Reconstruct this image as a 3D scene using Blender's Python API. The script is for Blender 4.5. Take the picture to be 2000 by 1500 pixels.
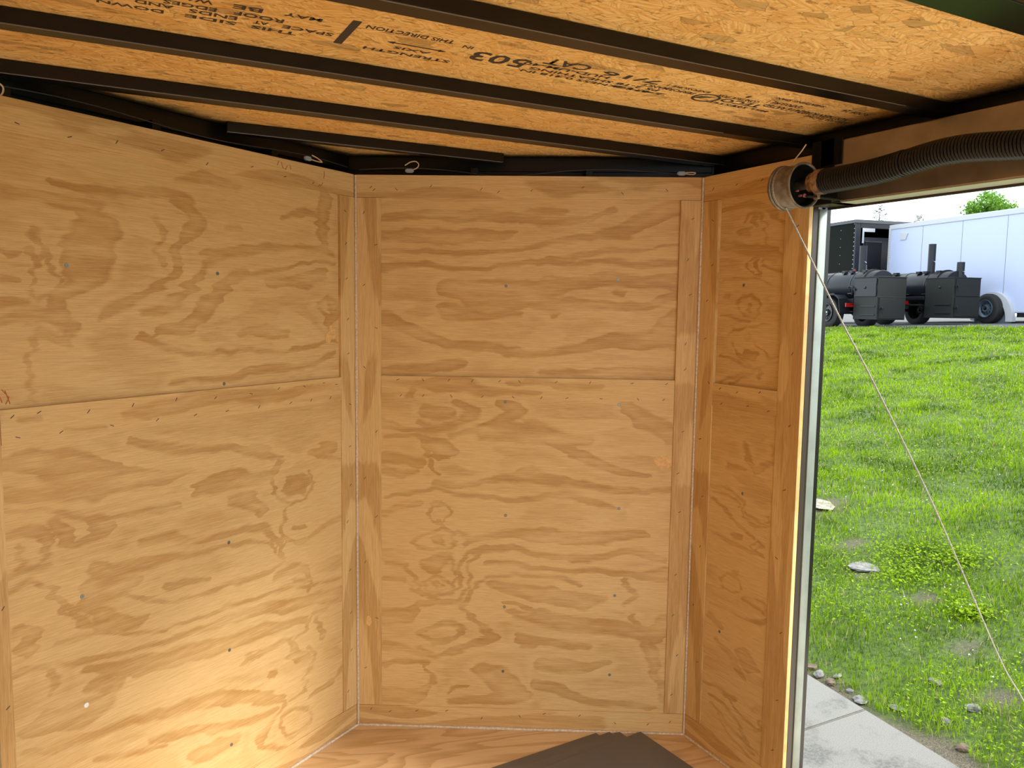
import bpy, bmesh, math, random
import numpy as np
from mathutils import Matrix, Vector
for o in list(bpy.data.objects): bpy.data.objects.remove(o)
C = bpy.context.scene.collection
SC = bpy.context.scene
rnd = random.Random(7)

# ---------------------------------------------------------------- camera
cam_data = bpy.data.cameras.new('camera'); cam = bpy.data.objects.new('camera', cam_data); C.objects.link(cam)
CAMR = np.array([[0.88449, 0.03263, 0.46541], [-0.46636, 0.09066, 0.87994], [0.01348, 0.99535, -0.0954]])
_m = Matrix.Identity(4)
for i in range(3):
    _m[i][0] = CAMR[i][0]; _m[i][1] = CAMR[i][1]; _m[i][2] = -CAMR[i][2]
_m[2][3] = 1.54426
cam.matrix_world = _m
cam_data.sensor_width = 36.0; cam_data.lens = 27.67; cam_data.clip_start = 0.02; cam_data.clip_end = 400
SC.camera = cam

# ---------------------------------------------------------------- world, sun, exposure
w = bpy.data.worlds.new('sky'); SC.world = w; w.use_nodes = True
nt = w.node_tree; nt.nodes.clear()
wo = nt.nodes.new('ShaderNodeOutputWorld'); bg = nt.nodes.new('ShaderNodeBackground')
tc = nt.nodes.new('ShaderNodeTexCoord'); mp = nt.nodes.new('ShaderNodeMapping'); mp.inputs['Scale'].default_value = (1.2, 1.2, 5)
nz = nt.nodes.new('ShaderNodeTexNoise'); nz.inputs['Scale'].default_value = 2.3; nz.inputs['Detail'].default_value = 6
cr = nt.nodes.new('ShaderNodeValToRGB')
cr.color_ramp.elements[0].position = 0.42; cr.color_ramp.elements[0].color = (0.62, 0.76, 0.86, 1)
cr.color_ramp.elements[1].position = 0.58; cr.color_ramp.elements[1].color = (0.93, 0.98, 1.0, 1)
nt.links.new(tc.outputs['Generated'], mp.inputs['Vector']); nt.links.new(mp.outputs[0], nz.inputs['Vector'])
nt.links.new(nz.outputs[0], cr.inputs[0]); nt.links.new(cr.outputs[0], bg.inputs['Color'])
bg.inputs['Strength'].default_value = 2.3
nt.links.new(bg.outputs[0], wo.inputs['Surface'])
sun_d = bpy.data.lights.new('sun', 'SUN'); sun = bpy.data.objects.new('sun', sun_d); C.objects.link(sun)
sun_d.energy = 3.7; sun_d.angle = math.radians(16); sun_d.color = (1.0, 0.95, 0.86)
sun.rotation_euler = Vector((1.56, -1.0, 1.35)).to_track_quat('Z', 'Y').to_euler()   # hazy sun from the doorway side
sun.location = (0, 0, 30)
SC.view_settings.view_transform = 'Standard'; SC.view_settings.look = 'None'
SC.view_settings.exposure = 0.62; SC.view_settings.gamma = 1.0; SC.view_settings.use_curve_mapping = False

# ---------------------------------------------------------------- helpers
def link(name, me, parent=None, mat=None, mw=None):
    o = bpy.data.objects.new(name, me); C.objects.link(o)
    if mat is not None and me is not None and not me.materials: me.materials.append(mat)
    if parent is not None: o.parent = parent
    if mw is not None: o.matrix_local = mw
    return o
def tag(o, label=None, cat=None, group=None, kind=None):
    if label: o['label'] = label
    if cat: o['category'] = cat
    if group: o['group'] = group
    if kind: o['kind'] = kind
    return o
def empty(name, loc=(0, 0, 0), rz=0.0):
    o = bpy.data.objects.new(name, None); C.objects.link(o); o.location = loc; o.rotation_euler = (0, 0, rz)
    o.empty_display_size = 0.1
    return o
class MB:
    def __init__(s): s.b = bmesh.new()
    def box(s, x0, x1, y0, y1, z0, z1, bev=0.0, M=None):
        r = bmesh.ops.create_cube(s.b, size=1.0)
        vs = r['verts']
        for v in vs:
            v.co = Vector(((x0 + x1) / 2 + v.co.x * abs(x1 - x0), (y0 + y1) / 2 + v.co.y * abs(y1 - y0), (z0 + z1) / 2 + v.co.z * abs(z1 - z0)))
        if bev > 0:
            es = list({e for v in vs for e in v.link_edges})
            r2 = bmesh.ops.bevel(s.b, geom=es, offset=bev, segments=2, affect='EDGES', profile=0.5)
            vs = list({v for f in r2['faces'] for v in f.verts} | {v for v in vs if v.is_valid})
        if M is not None:
            for v in vs: v.co = M @ v.co
        return s
    def lathe(s, prof, origin, axis, seg=40, M=None):
        ax = Vector(axis).normalized()
        a = Vector((0, 0, 1)) if abs(ax.z) < 0.9 else Vector((1, 0, 0))
        u = ax.cross(a).normalized(); v = ax.cross(u).normalized(); O = Vector(origin)
        rings = []
        for (t, r) in prof:
            if r < 1e-6: rings.append([s.b.verts.new(O + ax * t)])
            else: rings.append([s.b.verts.new(O + ax * t + (u * math.cos(k * 2 * math.pi / seg) + v * math.sin(k * 2 * math.pi / seg)) * r) for k in range(seg)])
        for A_, B_ in zip(rings, rings[1:]):
            for k in range(seg):
                k2 = (k + 1) % seg
                if len(A_) == 1 and len(B_) == 1: continue
                if len(A_) == 1: fc = (A_[0], B_[k], B_[k2])
                elif len(B_) == 1: fc = (A_[k], B_[0], A_[k2])
                else: fc = (A_[k], B_[k], B_[k2], A_[k2])
                try: s.b.faces.new(fc)
                except ValueError: pass
        if M is not None:
            for R_ in rings:
                for q in R_: q.co = M @ q.co
        return s
    def tube(s, pts, r, seg=8, caps=True, rr=None):
        P = [Vector(p) for p in pts]; n = len(P); rings = []
        prev = None
        for i, p in enumerate(P):
            t = (P[min(i + 1, n - 1)] - P[max(i - 1, 0)]).normalized()
            if prev is None:
                a = Vector((0, 0, 1)) if abs(t.z) < 0.9 else Vector((1, 0, 0)); u = t.cross(a).normalized()
            else: u = (prev - t * prev.dot(t)).normalized()
            prev = u; v = t.cross(u); q = rr[i] if rr else r
            rings.append([s.b.verts.new(p + (u * math.cos(k * 2 * math.pi / seg) + v * math.sin(k * 2 * math.pi / seg)) * q) for k in range(seg)])
        for A_, B_ in zip(rings, rings[1:]):
            for k in range(seg): s.b.faces.new((A_[k], A_[(k + 1) % seg], B_[(k + 1) % seg], B_[k]))
        if caps: s.b.faces.new(rings[0][::-1]); s.b.faces.new(rings[-1])
        return s
    def prism(s, pts, z0, z1):
        a = [s.b.verts.new((x, y, z0)) for x, y in pts]; b = [s.b.verts.new((x, y, z1)) for x, y in pts]
        n = len(a); s.b.faces.new(a[::-1]); s.b.faces.new(b)
        for i in range(n): s.b.faces.new((a[i], a[(i + 1) % n], b[(i + 1) % n], b[i]))
        return s
    def build(s, name, mat, parent=None, smooth=False, mw=None):
        bmesh.ops.recalc_face_normals(s.b, faces=s.b.faces)
        me = bpy.data.meshes.new(name); s.b.to_mesh(me); s.b.free()
        if smooth:
            for p in me.polygons: p.use_smooth = True
            try: me.set_sharp_from_angle(angle=math.radians(40))
            except Exception: pass
        return link(name, me, parent, mat, mw)

# ---------------------------------------------------------------- materials
def srgb(r, g, b):
    f = lambda c: (c / 255 / 12.92) if c / 255 <= 0.04045 else ((c / 255 + 0.055) / 1.055) ** 2.4
    return (f(r), f(g), f(b), 1)
class NT:
    def __init__(s, name):
        s.m = bpy.data.materials.new(name); s.m.use_nodes = True; s.t = s.m.node_tree; s.t.nodes.clear()
        s.out = s.t.nodes.new('ShaderNodeOutputMaterial'); s.p = s.t.nodes.new('ShaderNodeBsdfPrincipled')
        s.t.links.new(s.p.outputs[0], s.out.inputs[0])
    def n(s, typ, **kw):
        n = s.t.nodes.new('ShaderNode' + typ)
        for k, v in kw.items(): setattr(n, k, v)
        return n
    def lk(s, a, b): s.t.links.new(a, b)
    def math(s, op, a, b=None, c=None, clamp=False):
        n = s.n('Math', operation=op, use_clamp=clamp)
        for i, q in enumerate((a, b, c)):
            if q is None: continue
            if isinstance(q, (int, float)): n.inputs[i].default_value = q
            else: s.lk(q, n.inputs[i])
        return n.outputs[0]
    def map(s, vec, scale=(1, 1, 1), rot=(0, 0, 0), loc=(0, 0, 0)):
        n = s.n('Mapping'); n.inputs['Scale'].default_value = scale; n.inputs['Rotation'].default_value = rot; n.inputs['Location'].default_value = loc
        s.lk(vec, n.inputs['Vector']); return n.outputs[0]
    def noise(s, vec, scale=1, detail=4, rough=0.55, dist=0.0):
        n = s.n('TexNoise'); n.inputs['Scale'].default_value = scale; n.inputs['Detail'].default_value = detail
        n.inputs['Roughness'].default_value = rough; n.inputs['Distortion'].default_value = dist
        s.lk(vec, n.inputs['Vector']); return n.outputs[0]
    def sstep(s, v, a, b, lo=0.0, hi=1.0):
        n = s.n('MapRange', interpolation_type='SMOOTHSTEP'); s.lk(v, n.inputs['Value'])
        n.inputs['From Min'].default_value = a; n.inputs['From Max'].default_value = b
        n.inputs['To Min'].default_value = lo; n.inputs['To Max'].default_value = hi; return n.outputs[0]
    def mix(s, f, a, b, mode='MIX'):
        n = s.n('Mix', data_type='RGBA', blend_type=mode)
        for sock, q in ((n.inputs['Factor'], f), (n.inputs['A'], a), (n.inputs['B'], b)):
            if isinstance(q, (int, float)): sock.default_value = q
            elif isinstance(q, tuple): sock.default_value = q
            else: s.lk(q, sock)
        return n.outputs['Result']
    def attr(s, name):
        n = s.n('Attribute', attribute_name=name); return n.outputs['Fac']
    def set(s, **kw):
        for k, v in kw.items():
            k = k.replace('_', ' ')
            if isinstance(v, (int, float, tuple)): s.p.inputs[k].default_value = v
            else: s.lk(v, s.p.inputs[k])
        return s
    def bump(s, h, strength=0.2, dist=0.001):
        b = s.n('Bump'); b.inputs['Strength'].default_value = strength; b.inputs['Distance'].default_value = dist
        s.lk(h, b.inputs['Height']); s.lk(b.outputs[0], s.p.inputs['Normal'])

def simple(name, col, rough=0.5, metal=0.0, var=0.0, vs=20, spec=0.5, coat=0.0):
    t = NT(name)
    if var > 0:
        o = t.n('TexCoord').outputs['Object']; nn = t.noise(o, vs, 5)
        c = t.mix(t.sstep(nn, 0.3, 0.7), tuple(x * (1 - var) for x in col[:3]) + (1,), tuple(min(1, x * (1 + var)) for x in col[:3]) + (1,))
        t.set(Base_Color=c)
    else: t.set(Base_Color=col)
    t.set(Roughness=rough, Metallic=metal, Coat_Weight=coat); t.p.inputs['Specular IOR Level'].default_value = spec
    return t.m

WL = (0.71, 0.465, 0.195, 1); WD = (0.46, 0.235, 0.056, 1)
def plywood(name, axis='X', light=WL, dark=WD, use_attr=True, bgw=0.42, seed=0.0, board=False):
    """axis = grain direction in object space (walls: X along the wall, Z up)"""
    t = NT(name); o = t.n('TexCoord').outputs['Object']
    rot = (0, 0, 0) if axis == 'X' else (0, math.radians(90), 0)
    v = t.map(o, rot=rot, loc=(seed, seed * 0.7, seed * 1.3))
    jag = t.noise(t.map(v, (9, 9, 60)), 1, 7, 0.68)
    jag2 = t.noise(t.map(v, (25, 25, 260)), 1, 3, 0.6)
    fib = t.noise(t.map(v, (14, 14, 520)), 1, 4, 0.7)
    soft = t.noise(t.map(v, (2.4, 2.4, 7)), 1, 5, 0.6)
    big = t.noise(t.map(v, (1.1, 1.1, 4.5)), 1, 2, 0.5, 0.6)
    big = t.math('ADD', big, t.math('MULTIPLY', t.math('SUBTRACT', jag, 0.5), 0.06))
    wv = t.math('PINGPONG', t.math('MULTIPLY', big, 7.0), 1.0)
    bgm = t.sstep(wv, 0.42, 0.58)
    if use_attr:
        f = t.attr('grain')
        s = t.math('ADD', f, t.math('MULTIPLY', t.math('SUBTRACT', jag, 0.5), 0.022))
        s = t.math('ADD', s, t.math('MULTIPLY', t.math('SUBTRACT', jag2, 0.5), 0.006))
        wn = t.noise(t.map(v, (5, 5, 16), loc=(9, 4, 2)), 1, 3)
        wd_ = t.sstep(wn, 0.35, 0.70, 0.0022, 0.016)
        m1 = t.math('ADD', t.math('DIVIDE', s, wd_), 0.5, clamp=True)
        far = t.sstep(f, -0.040, -0.012, 1.0, 0.35)
        m = t.math('ADD', t.math('MULTIPLY', m1, 0.80), t.math('MULTIPLY', t.math('MULTIPLY', bgm, far), bgw), clamp=True)
        m = t.math('MULTIPLY', m, t.sstep(t.noise(t.map(v, (3, 3, 20), loc=(2, 8, 4)), 1, 4, 0.6), 0.34, 0.60, 0.42, 1.0))
        core = t.sstep(f, 0.0, 0.030, 0.0, 0.25)
        m = t.math('SUBTRACT', m, core)
    else:
        m = t.math('MULTIPLY', bgm, bgw if not board else 0.62)
    strk = t.noise(t.map(v, (2.2, 2.2, 75), loc=(1, 3, 7)), 1, 5, 0.62)
    strk2 = t.noise(t.map(v, (5, 5, 190), loc=(4, 1, 2)), 1, 3, 0.6)
    m = t.math('ADD', m, t.math('MULTIPLY', t.math('SUBTRACT', soft, 0.5), 0.70))
    m = t.math('ADD', m, t.math('MULTIPLY', t.math('SUBTRACT', strk, 0.5), 0.85))
    m = t.math('ADD', m, t.math('MULTIPLY', t.math('SUBTRACT', strk2, 0.5), 0.55), clamp=True)
    col = t.mix(m, light, dark)
    col = t.mix(t.sstep(fib, 0.34, 0.66), t.mix(0.24, col, (0.24, 0.12, 0.035, 1)), t.mix(0.14, col, (0.88, 0.70, 0.42, 1)))
    dk = t.noise(t.map(v, (30, 30, 800)), 1, 2, 0.5)
    spk = t.math('MULTIPLY', t.sstep(dk, 0.66, 0.72), t.sstep(soft, 0.45, 0.62))
    col = t.mix(t.math('MULTIPLY', spk, 0.40), col, (0.17, 0.08, 0.03, 1))
    warm = t.noise(t.map(v, (3, 3, 3), loc=(5, 2, 1)), 1, 3)
    col = t.mix(t.sstep(warm, 0.45, 0.75, 0, 0.22), col, (0.64, 0.37, 0.13, 1))
    t.set(Base_Color=col, Roughness=0.56); t.p.inputs['Specular IOR Level'].default_value = 0.35
    t.bump(fib, 0.25, 0.0006)
    return t.m

def osb(name):
    t = NT(name); o = t.n('TexCoord').outputs['Object']
    lightc = srgb(252, 218, 152); midc = srgb(230, 178, 104); darkc = srgb(110, 66, 26)
    warp = t.n('TexNoise'); warp.inputs['Scale'].default_value = 14; warp.inputs['Detail'].default_value = 3; t.lk(o, warp.inputs['Vector'])
    off = t.n('VectorMath', operation='MULTIPLY_ADD'); t.lk(warp.outputs['Color'], off.inputs[0]); off.inputs[1].default_value = (0.03, 0.03, 0); t.lk(o, off.inputs[2])
    res = None
    for k, (sx, sy, ang) in enumerate(((11, 34, 0.0), (17, 42, 0.9))):
        mv = t.map(off.outputs[0], (sx, sy, 0), (0, 0, ang), (k * 3.1, k * 1.7, 0))
        vo = t.n('TexVoronoi', feature='F1', voronoi_dimensions='2D'); vo.inputs['Scale'].default_value = 1.0; t.lk(mv, vo.inputs['Vector'])
        ang_n = t.n('SeparateColor'); t.lk(vo.outputs['Color'], ang_n.inputs[0])
        a = t.math('MULTIPLY', t.math('SUBTRACT', ang_n.outputs[0], 0.5), 2.2 if k == 0 else 5.5)
        vr = t.n('VectorRotate', rotation_type='Z_AXIS'); t.lk(o, vr.inputs['Vector']); t.lk(a, vr.inputs['Angle'])
        st = t.noise(t.map(vr.outputs[0], (14, 150, 1)), 1, 4, 0.65)
        ve = t.n('TexVoronoi', feature='DISTANCE_TO_EDGE', voronoi_dimensions='2D'); ve.inputs['Scale'].default_value = 1.0; t.lk(mv, ve.inputs['Vector'])
        edge = t.sstep(ve.outputs['Distance'], 0.0, 0.05)
        c = t.mix(t.sstep(st, 0.33, 0.66), midc, lightc)
        c = t.mix(t.math('MULTIPLY', t.sstep(ang_n.outputs[1], 0.55, 1.0), 0.55), c, midc)
        c = t.mix(t.math('MULTIPLY', t.sstep(ang_n.outputs[2], 0.90, 0.97), 0.50), c, srgb(140, 118, 80))
        c = t.mix(t.math('MULTIPLY', t.math('SUBTRACT', 1.0, edge), 0.35), c, darkc)
        if res is None: res = c; sel = t.sstep(ang_n.outputs[1], 0.35, 0.45)
        else: res = t.mix(sel, res, c)
    fl = t.noise(t.map(off.outputs[0], (26, 95, 1)), 1, 4, 0.6)
    res = t.mix(t.sstep(fl, 0.58, 0.66, 0, 0.6), res, darkc)
    fl2 = t.noise(t.map(off.outputs[0], (34, 90, 1), (0, 0, 0.7), (3, 3, 0)), 1, 3, 0.6)
    res = t.mix(t.sstep(fl2, 0.62, 0.69, 0, 0.5), res, darkc)
    big = t.noise(o, 3, 3); res = t.mix(t.sstep(big, 0.35, 0.7, 0, 0.22), res, srgb(212, 152, 80))
    # overspray of the black frame paint along the roof rails
    e = t.attr('overspray'); on = t.noise(o, 18, 4)
    es = t.sstep(t.math('ADD', e, t.math('MULTIPLY', t.math('SUBTRACT', on, 0.5), 0.05)), 0.005, 0.055, 0.93, 0.0)
    res = t.mix(es, res, (0.008, 0.007, 0.006, 1))
    t.set(Base_Color=res, Roughness=0.8); t.p.inputs['Specular IOR Level'].default_value = 0.05
    t.bump(fl, 0.3, 0.001)
    return t.m

M = {}
M['ply'] = plywood('plywood_panel')
M['board_h'] = plywood('plywood_board_level', 'X', use_attr=False, seed=3.3, board=True)
M['board_v'] = plywood('plywood_board_upright', 'Z', use_attr=False, seed=8.1, board=True)
M['rail'] = plywood('plywood_rail', 'X', use_attr=True, seed=5.0)
M['osb'] = osb('oriented_strand_board')
M['black'] = simple('black_frame_paint', (0.006, 0.005, 0.004, 1), 0.28, 0.0, 0.2, 8, 0.36)
M['matblack'] = simple('matt_black_paint_and_shade', (0.006, 0.005, 0.005, 1), 0.7, 0.0, 0, 8, 0.15)
M['edge'] = simple('worn_bright_edge', (0.22, 0.21, 0.20, 1), 0.35, 0.6)
M['header'] = simple('dull_bronze_metal', (0.34, 0.29, 0.24, 1), 0.33, 0.85, 0.25, 5)
M['soffit'] = simple('dull_bare_metal', (0.62, 0.63, 0.58, 1), 0.45, 0.5)
M['galv'] = simple('galvanised_jamb', (0.25, 0.28, 0.255, 1), 0.42, 0.5, 0.10, 14)
M['darktrim'] = simple('dark_door_trim', (0.030, 0.020, 0.015, 1), 0.4)
M['caulk'] = simple('pale_caulk', (0.62, 0.50, 0.38, 1), 0.6, 0.0, 0.2, 120)
M['steel'] = simple('dull_spring_steel', (0.16, 0.145, 0.13, 1), 0.42, 0.7, 0.3, 30)
M['springblack'] = simple('black_spring_coil', (0.008, 0.007, 0.0065, 1), 0.42, 0.0, 0.2, 60, 0.3)
M['drum'] = simple('grey_cast_drum', (0.20, 0.165, 0.13, 1), 0.45, 0.35, 0.35, 40)
M['rust'] = simple('rusty_end_plug', (0.30, 0.19, 0.12, 1), 0.5, 0.6, 0.5, 70)
M['wirerope'] = simple('grey_wire_rope', (0.34, 0.31, 0.27, 1), 0.45, 0.4, 0.4, 300)
M['red'] = simple('red_paint_dab', (0.30, 0.10, 0.08, 1), 0.5)
M['sheet'] = simple('grey_brown_sheet', (0.125, 0.108, 0.098, 1), 0.42, 0.0, 0.06, 3)
M['ink'] = simple('black_stamp_ink', (0.05, 0.04, 0.035, 1), 0.7)
M['redink'] = simple('red_crayon', (0.45, 0.13, 0.05, 1), 0.7)
M['screw'] = simple('zinc_screw', (0.22, 0.24, 0.23, 1), 0.35, 0.7)
M['pin'] = simple('bright_washer', (0.85, 0.87, 0.88, 1), 0.4, 0.1)
M['staple'] = simple('dark_staple', (0.06, 0.04, 0.03, 1), 0.5, 0.3)
M['plastic'] = simple('pale_grey_plastic', (0.32, 0.36, 0.42, 1), 0.4)
M['tanwire'] = simple('tan_wire', (0.70, 0.52, 0.33, 1), 0.4)
M['dkwire'] = simple('dark_wire', (0.05, 0.05, 0.055, 1), 0.35)
M['patchwood'] = simple('fresh_wood_patch', (0.70, 0.42, 0.16, 1), 0.6, 0.0, 0.15, 90)
BANDS = {"C":[[0.092,1.801,0.028,0.236,1.798,0.041,0.37,1.795,0.045,0.548,1.806,0.018],
[0.092,1.741,0.013,0.236,1.741,0.015,0.415,1.738,0.013,0.593,1.749,0.013,0.726,1.777,0.014,0.858,1.8,0.022,0.946,1.818,0.046,0.998,1.858,0.046,1.119,1.898,0.055],
[0.092,1.672,0.028,0.236,1.692,0.016,0.46,1.69,0.009,0.639,1.701,0.014,0.816,1.734,0.016,0.992,1.762,0.009,1.123,1.772,0.007],
[0.101,1.863,0.018,0.28,1.869,0.027,0.547,1.858,0.027,0.724,1.882,0.018],
[0.317,1.617,0.054,0.371,1.609,0.054,0.461,1.583,0.108,0.551,1.585,0.081,0.64,1.604,0.054,0.773,1.641,0.045,0.906,1.651,0.036,1.039,1.644,0.036,1.128,1.636,0.055],
[0.318,1.535,0.045,0.39,1.524,0.045,0.462,1.521,0.027,0.579,1.523,0.014],
[0.596,1.585,0.054,0.73,1.56,0.036,0.909,1.554,0.022,1.042,1.564,0.018,1.121,1.583,0.027],
[0.916,1.603,0.013,0.952,1.6,0.013],
[0.691,1.522,0.009,0.709,1.523,0.009],
[0.091,1.498,0.046,0.173,1.472,0.037,0.264,1.437,0.033,0.373,1.412,0.033,0.508,1.396,0.027,0.644,1.384,0.023,0.778,1.4,0.027,0.912,1.433,0.045,1.045,1.449,0.055,1.125,1.468,0.11],
[0.091,1.308,0.046,0.209,1.328,0.037,0.373,1.339,0.027],
[0.645,1.317,0.013,0.915,1.316,0.027,1.129,1.32,0.037],
[0.583,1.85,0.018,0.681,1.842,0.027,0.813,1.856,0.018,0.9,1.892,0.018],
[0.621,1.692,0.005,0.816,1.712,0.009,1.037,1.706,0.022,1.125,1.707,0.018],
[0.251,1.175,0.033,0.301,1.176,0.038,0.351,1.179,0.027],
[0.365,1.216,0.018,0.438,1.181,0.027,0.375,1.148,0.022,0.311,1.123,0.018,0.256,1.118,0.022,0.228,1.145,0.011],
[0.52,1.21,0.027,0.575,1.174,0.045,0.52,1.146,0.033,0.448,1.121,0.022,0.329,1.099,0.013],
[0.095,1.142,0.028,0.173,1.116,0.018,0.247,1.113,0.013],
[0.274,1.063,0.046,0.311,1.045,0.055,0.284,1.021,0.028,0.348,1.036,0.018],
[0.099,1.087,0.015,0.191,1.098,0.009,0.237,1.085,0.024,0.238,1.043,0.013,0.284,0.951,0.013],
[0.095,1.003,0.037,0.173,0.996,0.028,0.228,0.988,0.028],
[0.099,0.957,0.028,0.164,0.94,0.019,0.219,0.959,0.009],
[0.448,1.108,0.046,0.576,1.096,0.055,0.703,1.089,0.046,0.831,1.073,0.024],
[0.603,1.132,0.013,0.648,1.131,0.022,0.666,1.133,0.013],
[0.963,1.204,0.046,1.009,1.159,0.055,1.082,1.133,0.055,1.123,1.107,0.055],
[0.685,1.071,0.015,0.777,1.036,0.033,0.878,0.991,0.024,0.969,0.966,0.024,1.051,0.958,0.015],
[0.284,0.914,0.019,0.395,0.907,0.015,0.514,0.938,0.018,0.651,0.95,0.031,0.761,0.924,0.022,0.88,0.908,0.019,1.017,0.892,0.015,1.125,0.904,0.015],
[0.601,0.963,0.022,0.633,0.96,0.022],
[0.099,0.858,0.009,0.192,0.875,0.013,0.284,0.895,0.009,0.395,0.87,0.011,0.561,0.864,0.015,0.707,0.886,0.015,0.835,0.861,0.019,0.927,0.844,0.009],
[0.099,0.802,0.023,0.173,0.837,0.019,0.238,0.847,0.009],
[0.257,0.81,0.008,0.27,0.839,0.009,0.321,0.845,0.009,0.34,0.812,0.007,0.312,0.766,0.008,0.275,0.792,0.008,0.257,0.81,0.008],
[0.301,0.788,0.013,0.306,0.787,0.013],
[0.197,0.7,0.008,0.248,0.734,0.011,0.303,0.759,0.008,0.35,0.737,0.009,0.364,0.704,0.011,0.332,0.675,0.009,0.276,0.673,0.008,0.22,0.682,0.01,0.197,0.7,0.008],
[0.3,0.712,0.034,0.303,0.712,0.034],
[0.359,0.747,0.009,0.415,0.712,0.011,0.378,0.681,0.008],
[0.239,0.63,0.023,0.285,0.621,0.057,0.322,0.637,0.038],
[0.274,0.547,0.008,0.29,0.562,0.008,0.309,0.548,0.008,0.293,0.533,0.008,0.274,0.547,0.008],
[0.239,0.544,0.008,0.267,0.573,0.008,0.295,0.583,0.008,0.332,0.565,0.009,0.346,0.542,0.008,0.314,0.517,0.008,0.267,0.516,0.008,0.239,0.544,0.008],
[0.098,0.626,0.012,0.173,0.619,0.013,0.211,0.572,0.012,0.23,0.519,0.012,0.286,0.494,0.012,0.351,0.513,0.012,0.379,0.547,0.012,0.378,0.605,0.011,0.397,0.662,0.011,0.471,0.683,0.009],
[0.098,0.569,0.012,0.173,0.561,0.01,0.201,0.524,0.01,0.248,0.496,0.008,0.314,0.478,0.008,0.37,0.48,0.01,0.407,0.529,0.01,0.416,0.577,0.008,0.406,0.624,0.008,0.443,0.654,0.009],
[0.322,0.66,0.008,0.355,0.623,0.008,0.365,0.576,0.008,0.346,0.556,0.006],
[0.389,0.471,0.012,0.426,0.52,0.012,0.472,0.564,0.011,0.583,0.581,0.011,0.75,0.576,0.013,0.824,0.549,0.01],
[0.406,0.7,0.015,0.526,0.732,0.023,0.654,0.739,0.038,0.793,0.728,0.038,0.93,0.741,0.038,1.048,0.748,0.019],
[0.415,0.663,0.015,0.563,0.68,0.019,0.702,0.66,0.019,0.84,0.654,0.025,0.931,0.675,0.019,1.023,0.682,0.023,1.115,0.651,0.019],
[0.471,0.626,0.013,0.61,0.618,0.015,0.749,0.604,0.015,0.887,0.608,0.019,1.026,0.583,0.019,1.117,0.595,0.048],
[0.098,0.42,0.049,0.192,0.427,0.049,0.23,0.467,0.02,0.379,0.466,0.008],
[0.23,0.36,0.012,0.286,0.384,0.014,0.361,0.393,0.014,0.399,0.365,0.014,0.362,0.34,0.012,0.287,0.318,0.02,0.249,0.341,0.012,0.23,0.36,0.012],
[0.38,0.461,0.014,0.455,0.395,0.02,0.502,0.358,0.029,0.427,0.327,0.02,0.343,0.286,0.02,0.277,0.269,0.01,0.239,0.292,0.024],
[0.491,0.541,0.023,0.603,0.515,0.038,0.733,0.504,0.048,0.825,0.492,0.048,0.899,0.503,0.019],
[0.566,0.437,0.019,0.753,0.413,0.049,0.939,0.399,0.049,1.078,0.365,0.049,1.123,0.414,0.049],
[0.529,0.475,0.01,0.752,0.442,0.014,0.846,0.406,0.014],
[0.586,0.351,0.029,0.717,0.335,0.024,0.848,0.324,0.014],
[0.663,0.251,0.036,0.756,0.249,0.05,0.849,0.242,0.03,0.923,0.264,0.014],
[0.605,0.327,0.016,0.643,0.331,0.026,0.661,0.332,0.014],
[0.098,0.308,0.03,0.192,0.291,0.02,0.249,0.273,0.01],
[0.093,0.234,0.016,0.145,0.246,0.014,0.259,0.244,0.014],
[0.093,0.111,0.051,0.192,0.109,0.041,0.249,0.136,0.031,0.273,0.176,0.016,0.249,0.234,0.01],
[0.349,0.139,0.01,0.363,0.159,0.012,0.41,0.16,0.01],
[0.457,0.225,0.05,0.532,0.184,0.08,0.608,0.137,0.051,0.458,0.103,0.024,0.335,0.104,0.02],
[0.664,0.178,0.03,0.758,0.151,0.04,0.852,0.11,0.016,1.086,0.098,0.016],
[1.002,0.449,0.016,1.032,0.373,0.024,1.08,0.307,0.04,1.101,0.22,0.024,1.131,0.143,0.041],
[0.971,0.572,0.013,1.009,0.516,0.019,0.982,0.487,0.01],
[0.599,0.142,0.014,0.622,0.137,0.014]],"L":[[1.164,1.787,0.022,1.111,1.791,0.017,1.05,1.794,0.021,0.977,1.791,0.021,0.936,1.776,0.029],
[0.963,1.759,0.035,0.944,1.711,0.105,0.962,1.649,0.104,0.984,1.608,0.069,1.026,1.567,0.034,1.043,1.513,0.034],
[1.044,1.831,0.014,0.975,1.826,0.017,0.896,1.824,0.021,0.811,1.835,0.024,0.72,1.842,0.025,0.669,1.812,0.044,0.65,1.769,0.044,0.692,1.721,0.031,0.706,1.675,0.022,0.72,1.63,0.022,0.772,1.584,0.022,0.851,1.54,0.024,0.935,1.513,0.017],
[0.687,1.885,0.015,0.62,1.892,0.029,0.564,1.894,0.022,0.491,1.886,0.013],
[1.096,1.712,0.014,1.074,1.685,0.015,1.056,1.653,0.011,1.053,1.625,0.01,1.042,1.596,0.008,1.051,1.557,0.007,1.08,1.542,0.006,1.103,1.561,0.007,1.103,1.594,0.007,1.081,1.623,0.008,1.066,1.653,0.01],
[1.103,1.664,0.017,1.085,1.637,0.011],
[0.778,1.768,0.012,0.761,1.737,0.017,0.755,1.716,0.01],
[0.762,1.694,0.012,0.756,1.672,0.017,0.757,1.656,0.01],
[0.612,1.681,0.016,0.555,1.685,0.029,0.48,1.711,0.022,0.385,1.727,0.017,0.275,1.732,0.014,0.156,1.737,0.019,0.088,1.715,0.014],
[0.134,1.908,0.043,0.154,1.852,0.043,0.145,1.799,0.043,0.136,1.746,0.021],
[0.57,1.672,0.01,0.627,1.646,0.015,0.662,1.599,0.031,0.71,1.553,0.031,0.761,1.519,0.022,0.822,1.508,0.01],
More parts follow.
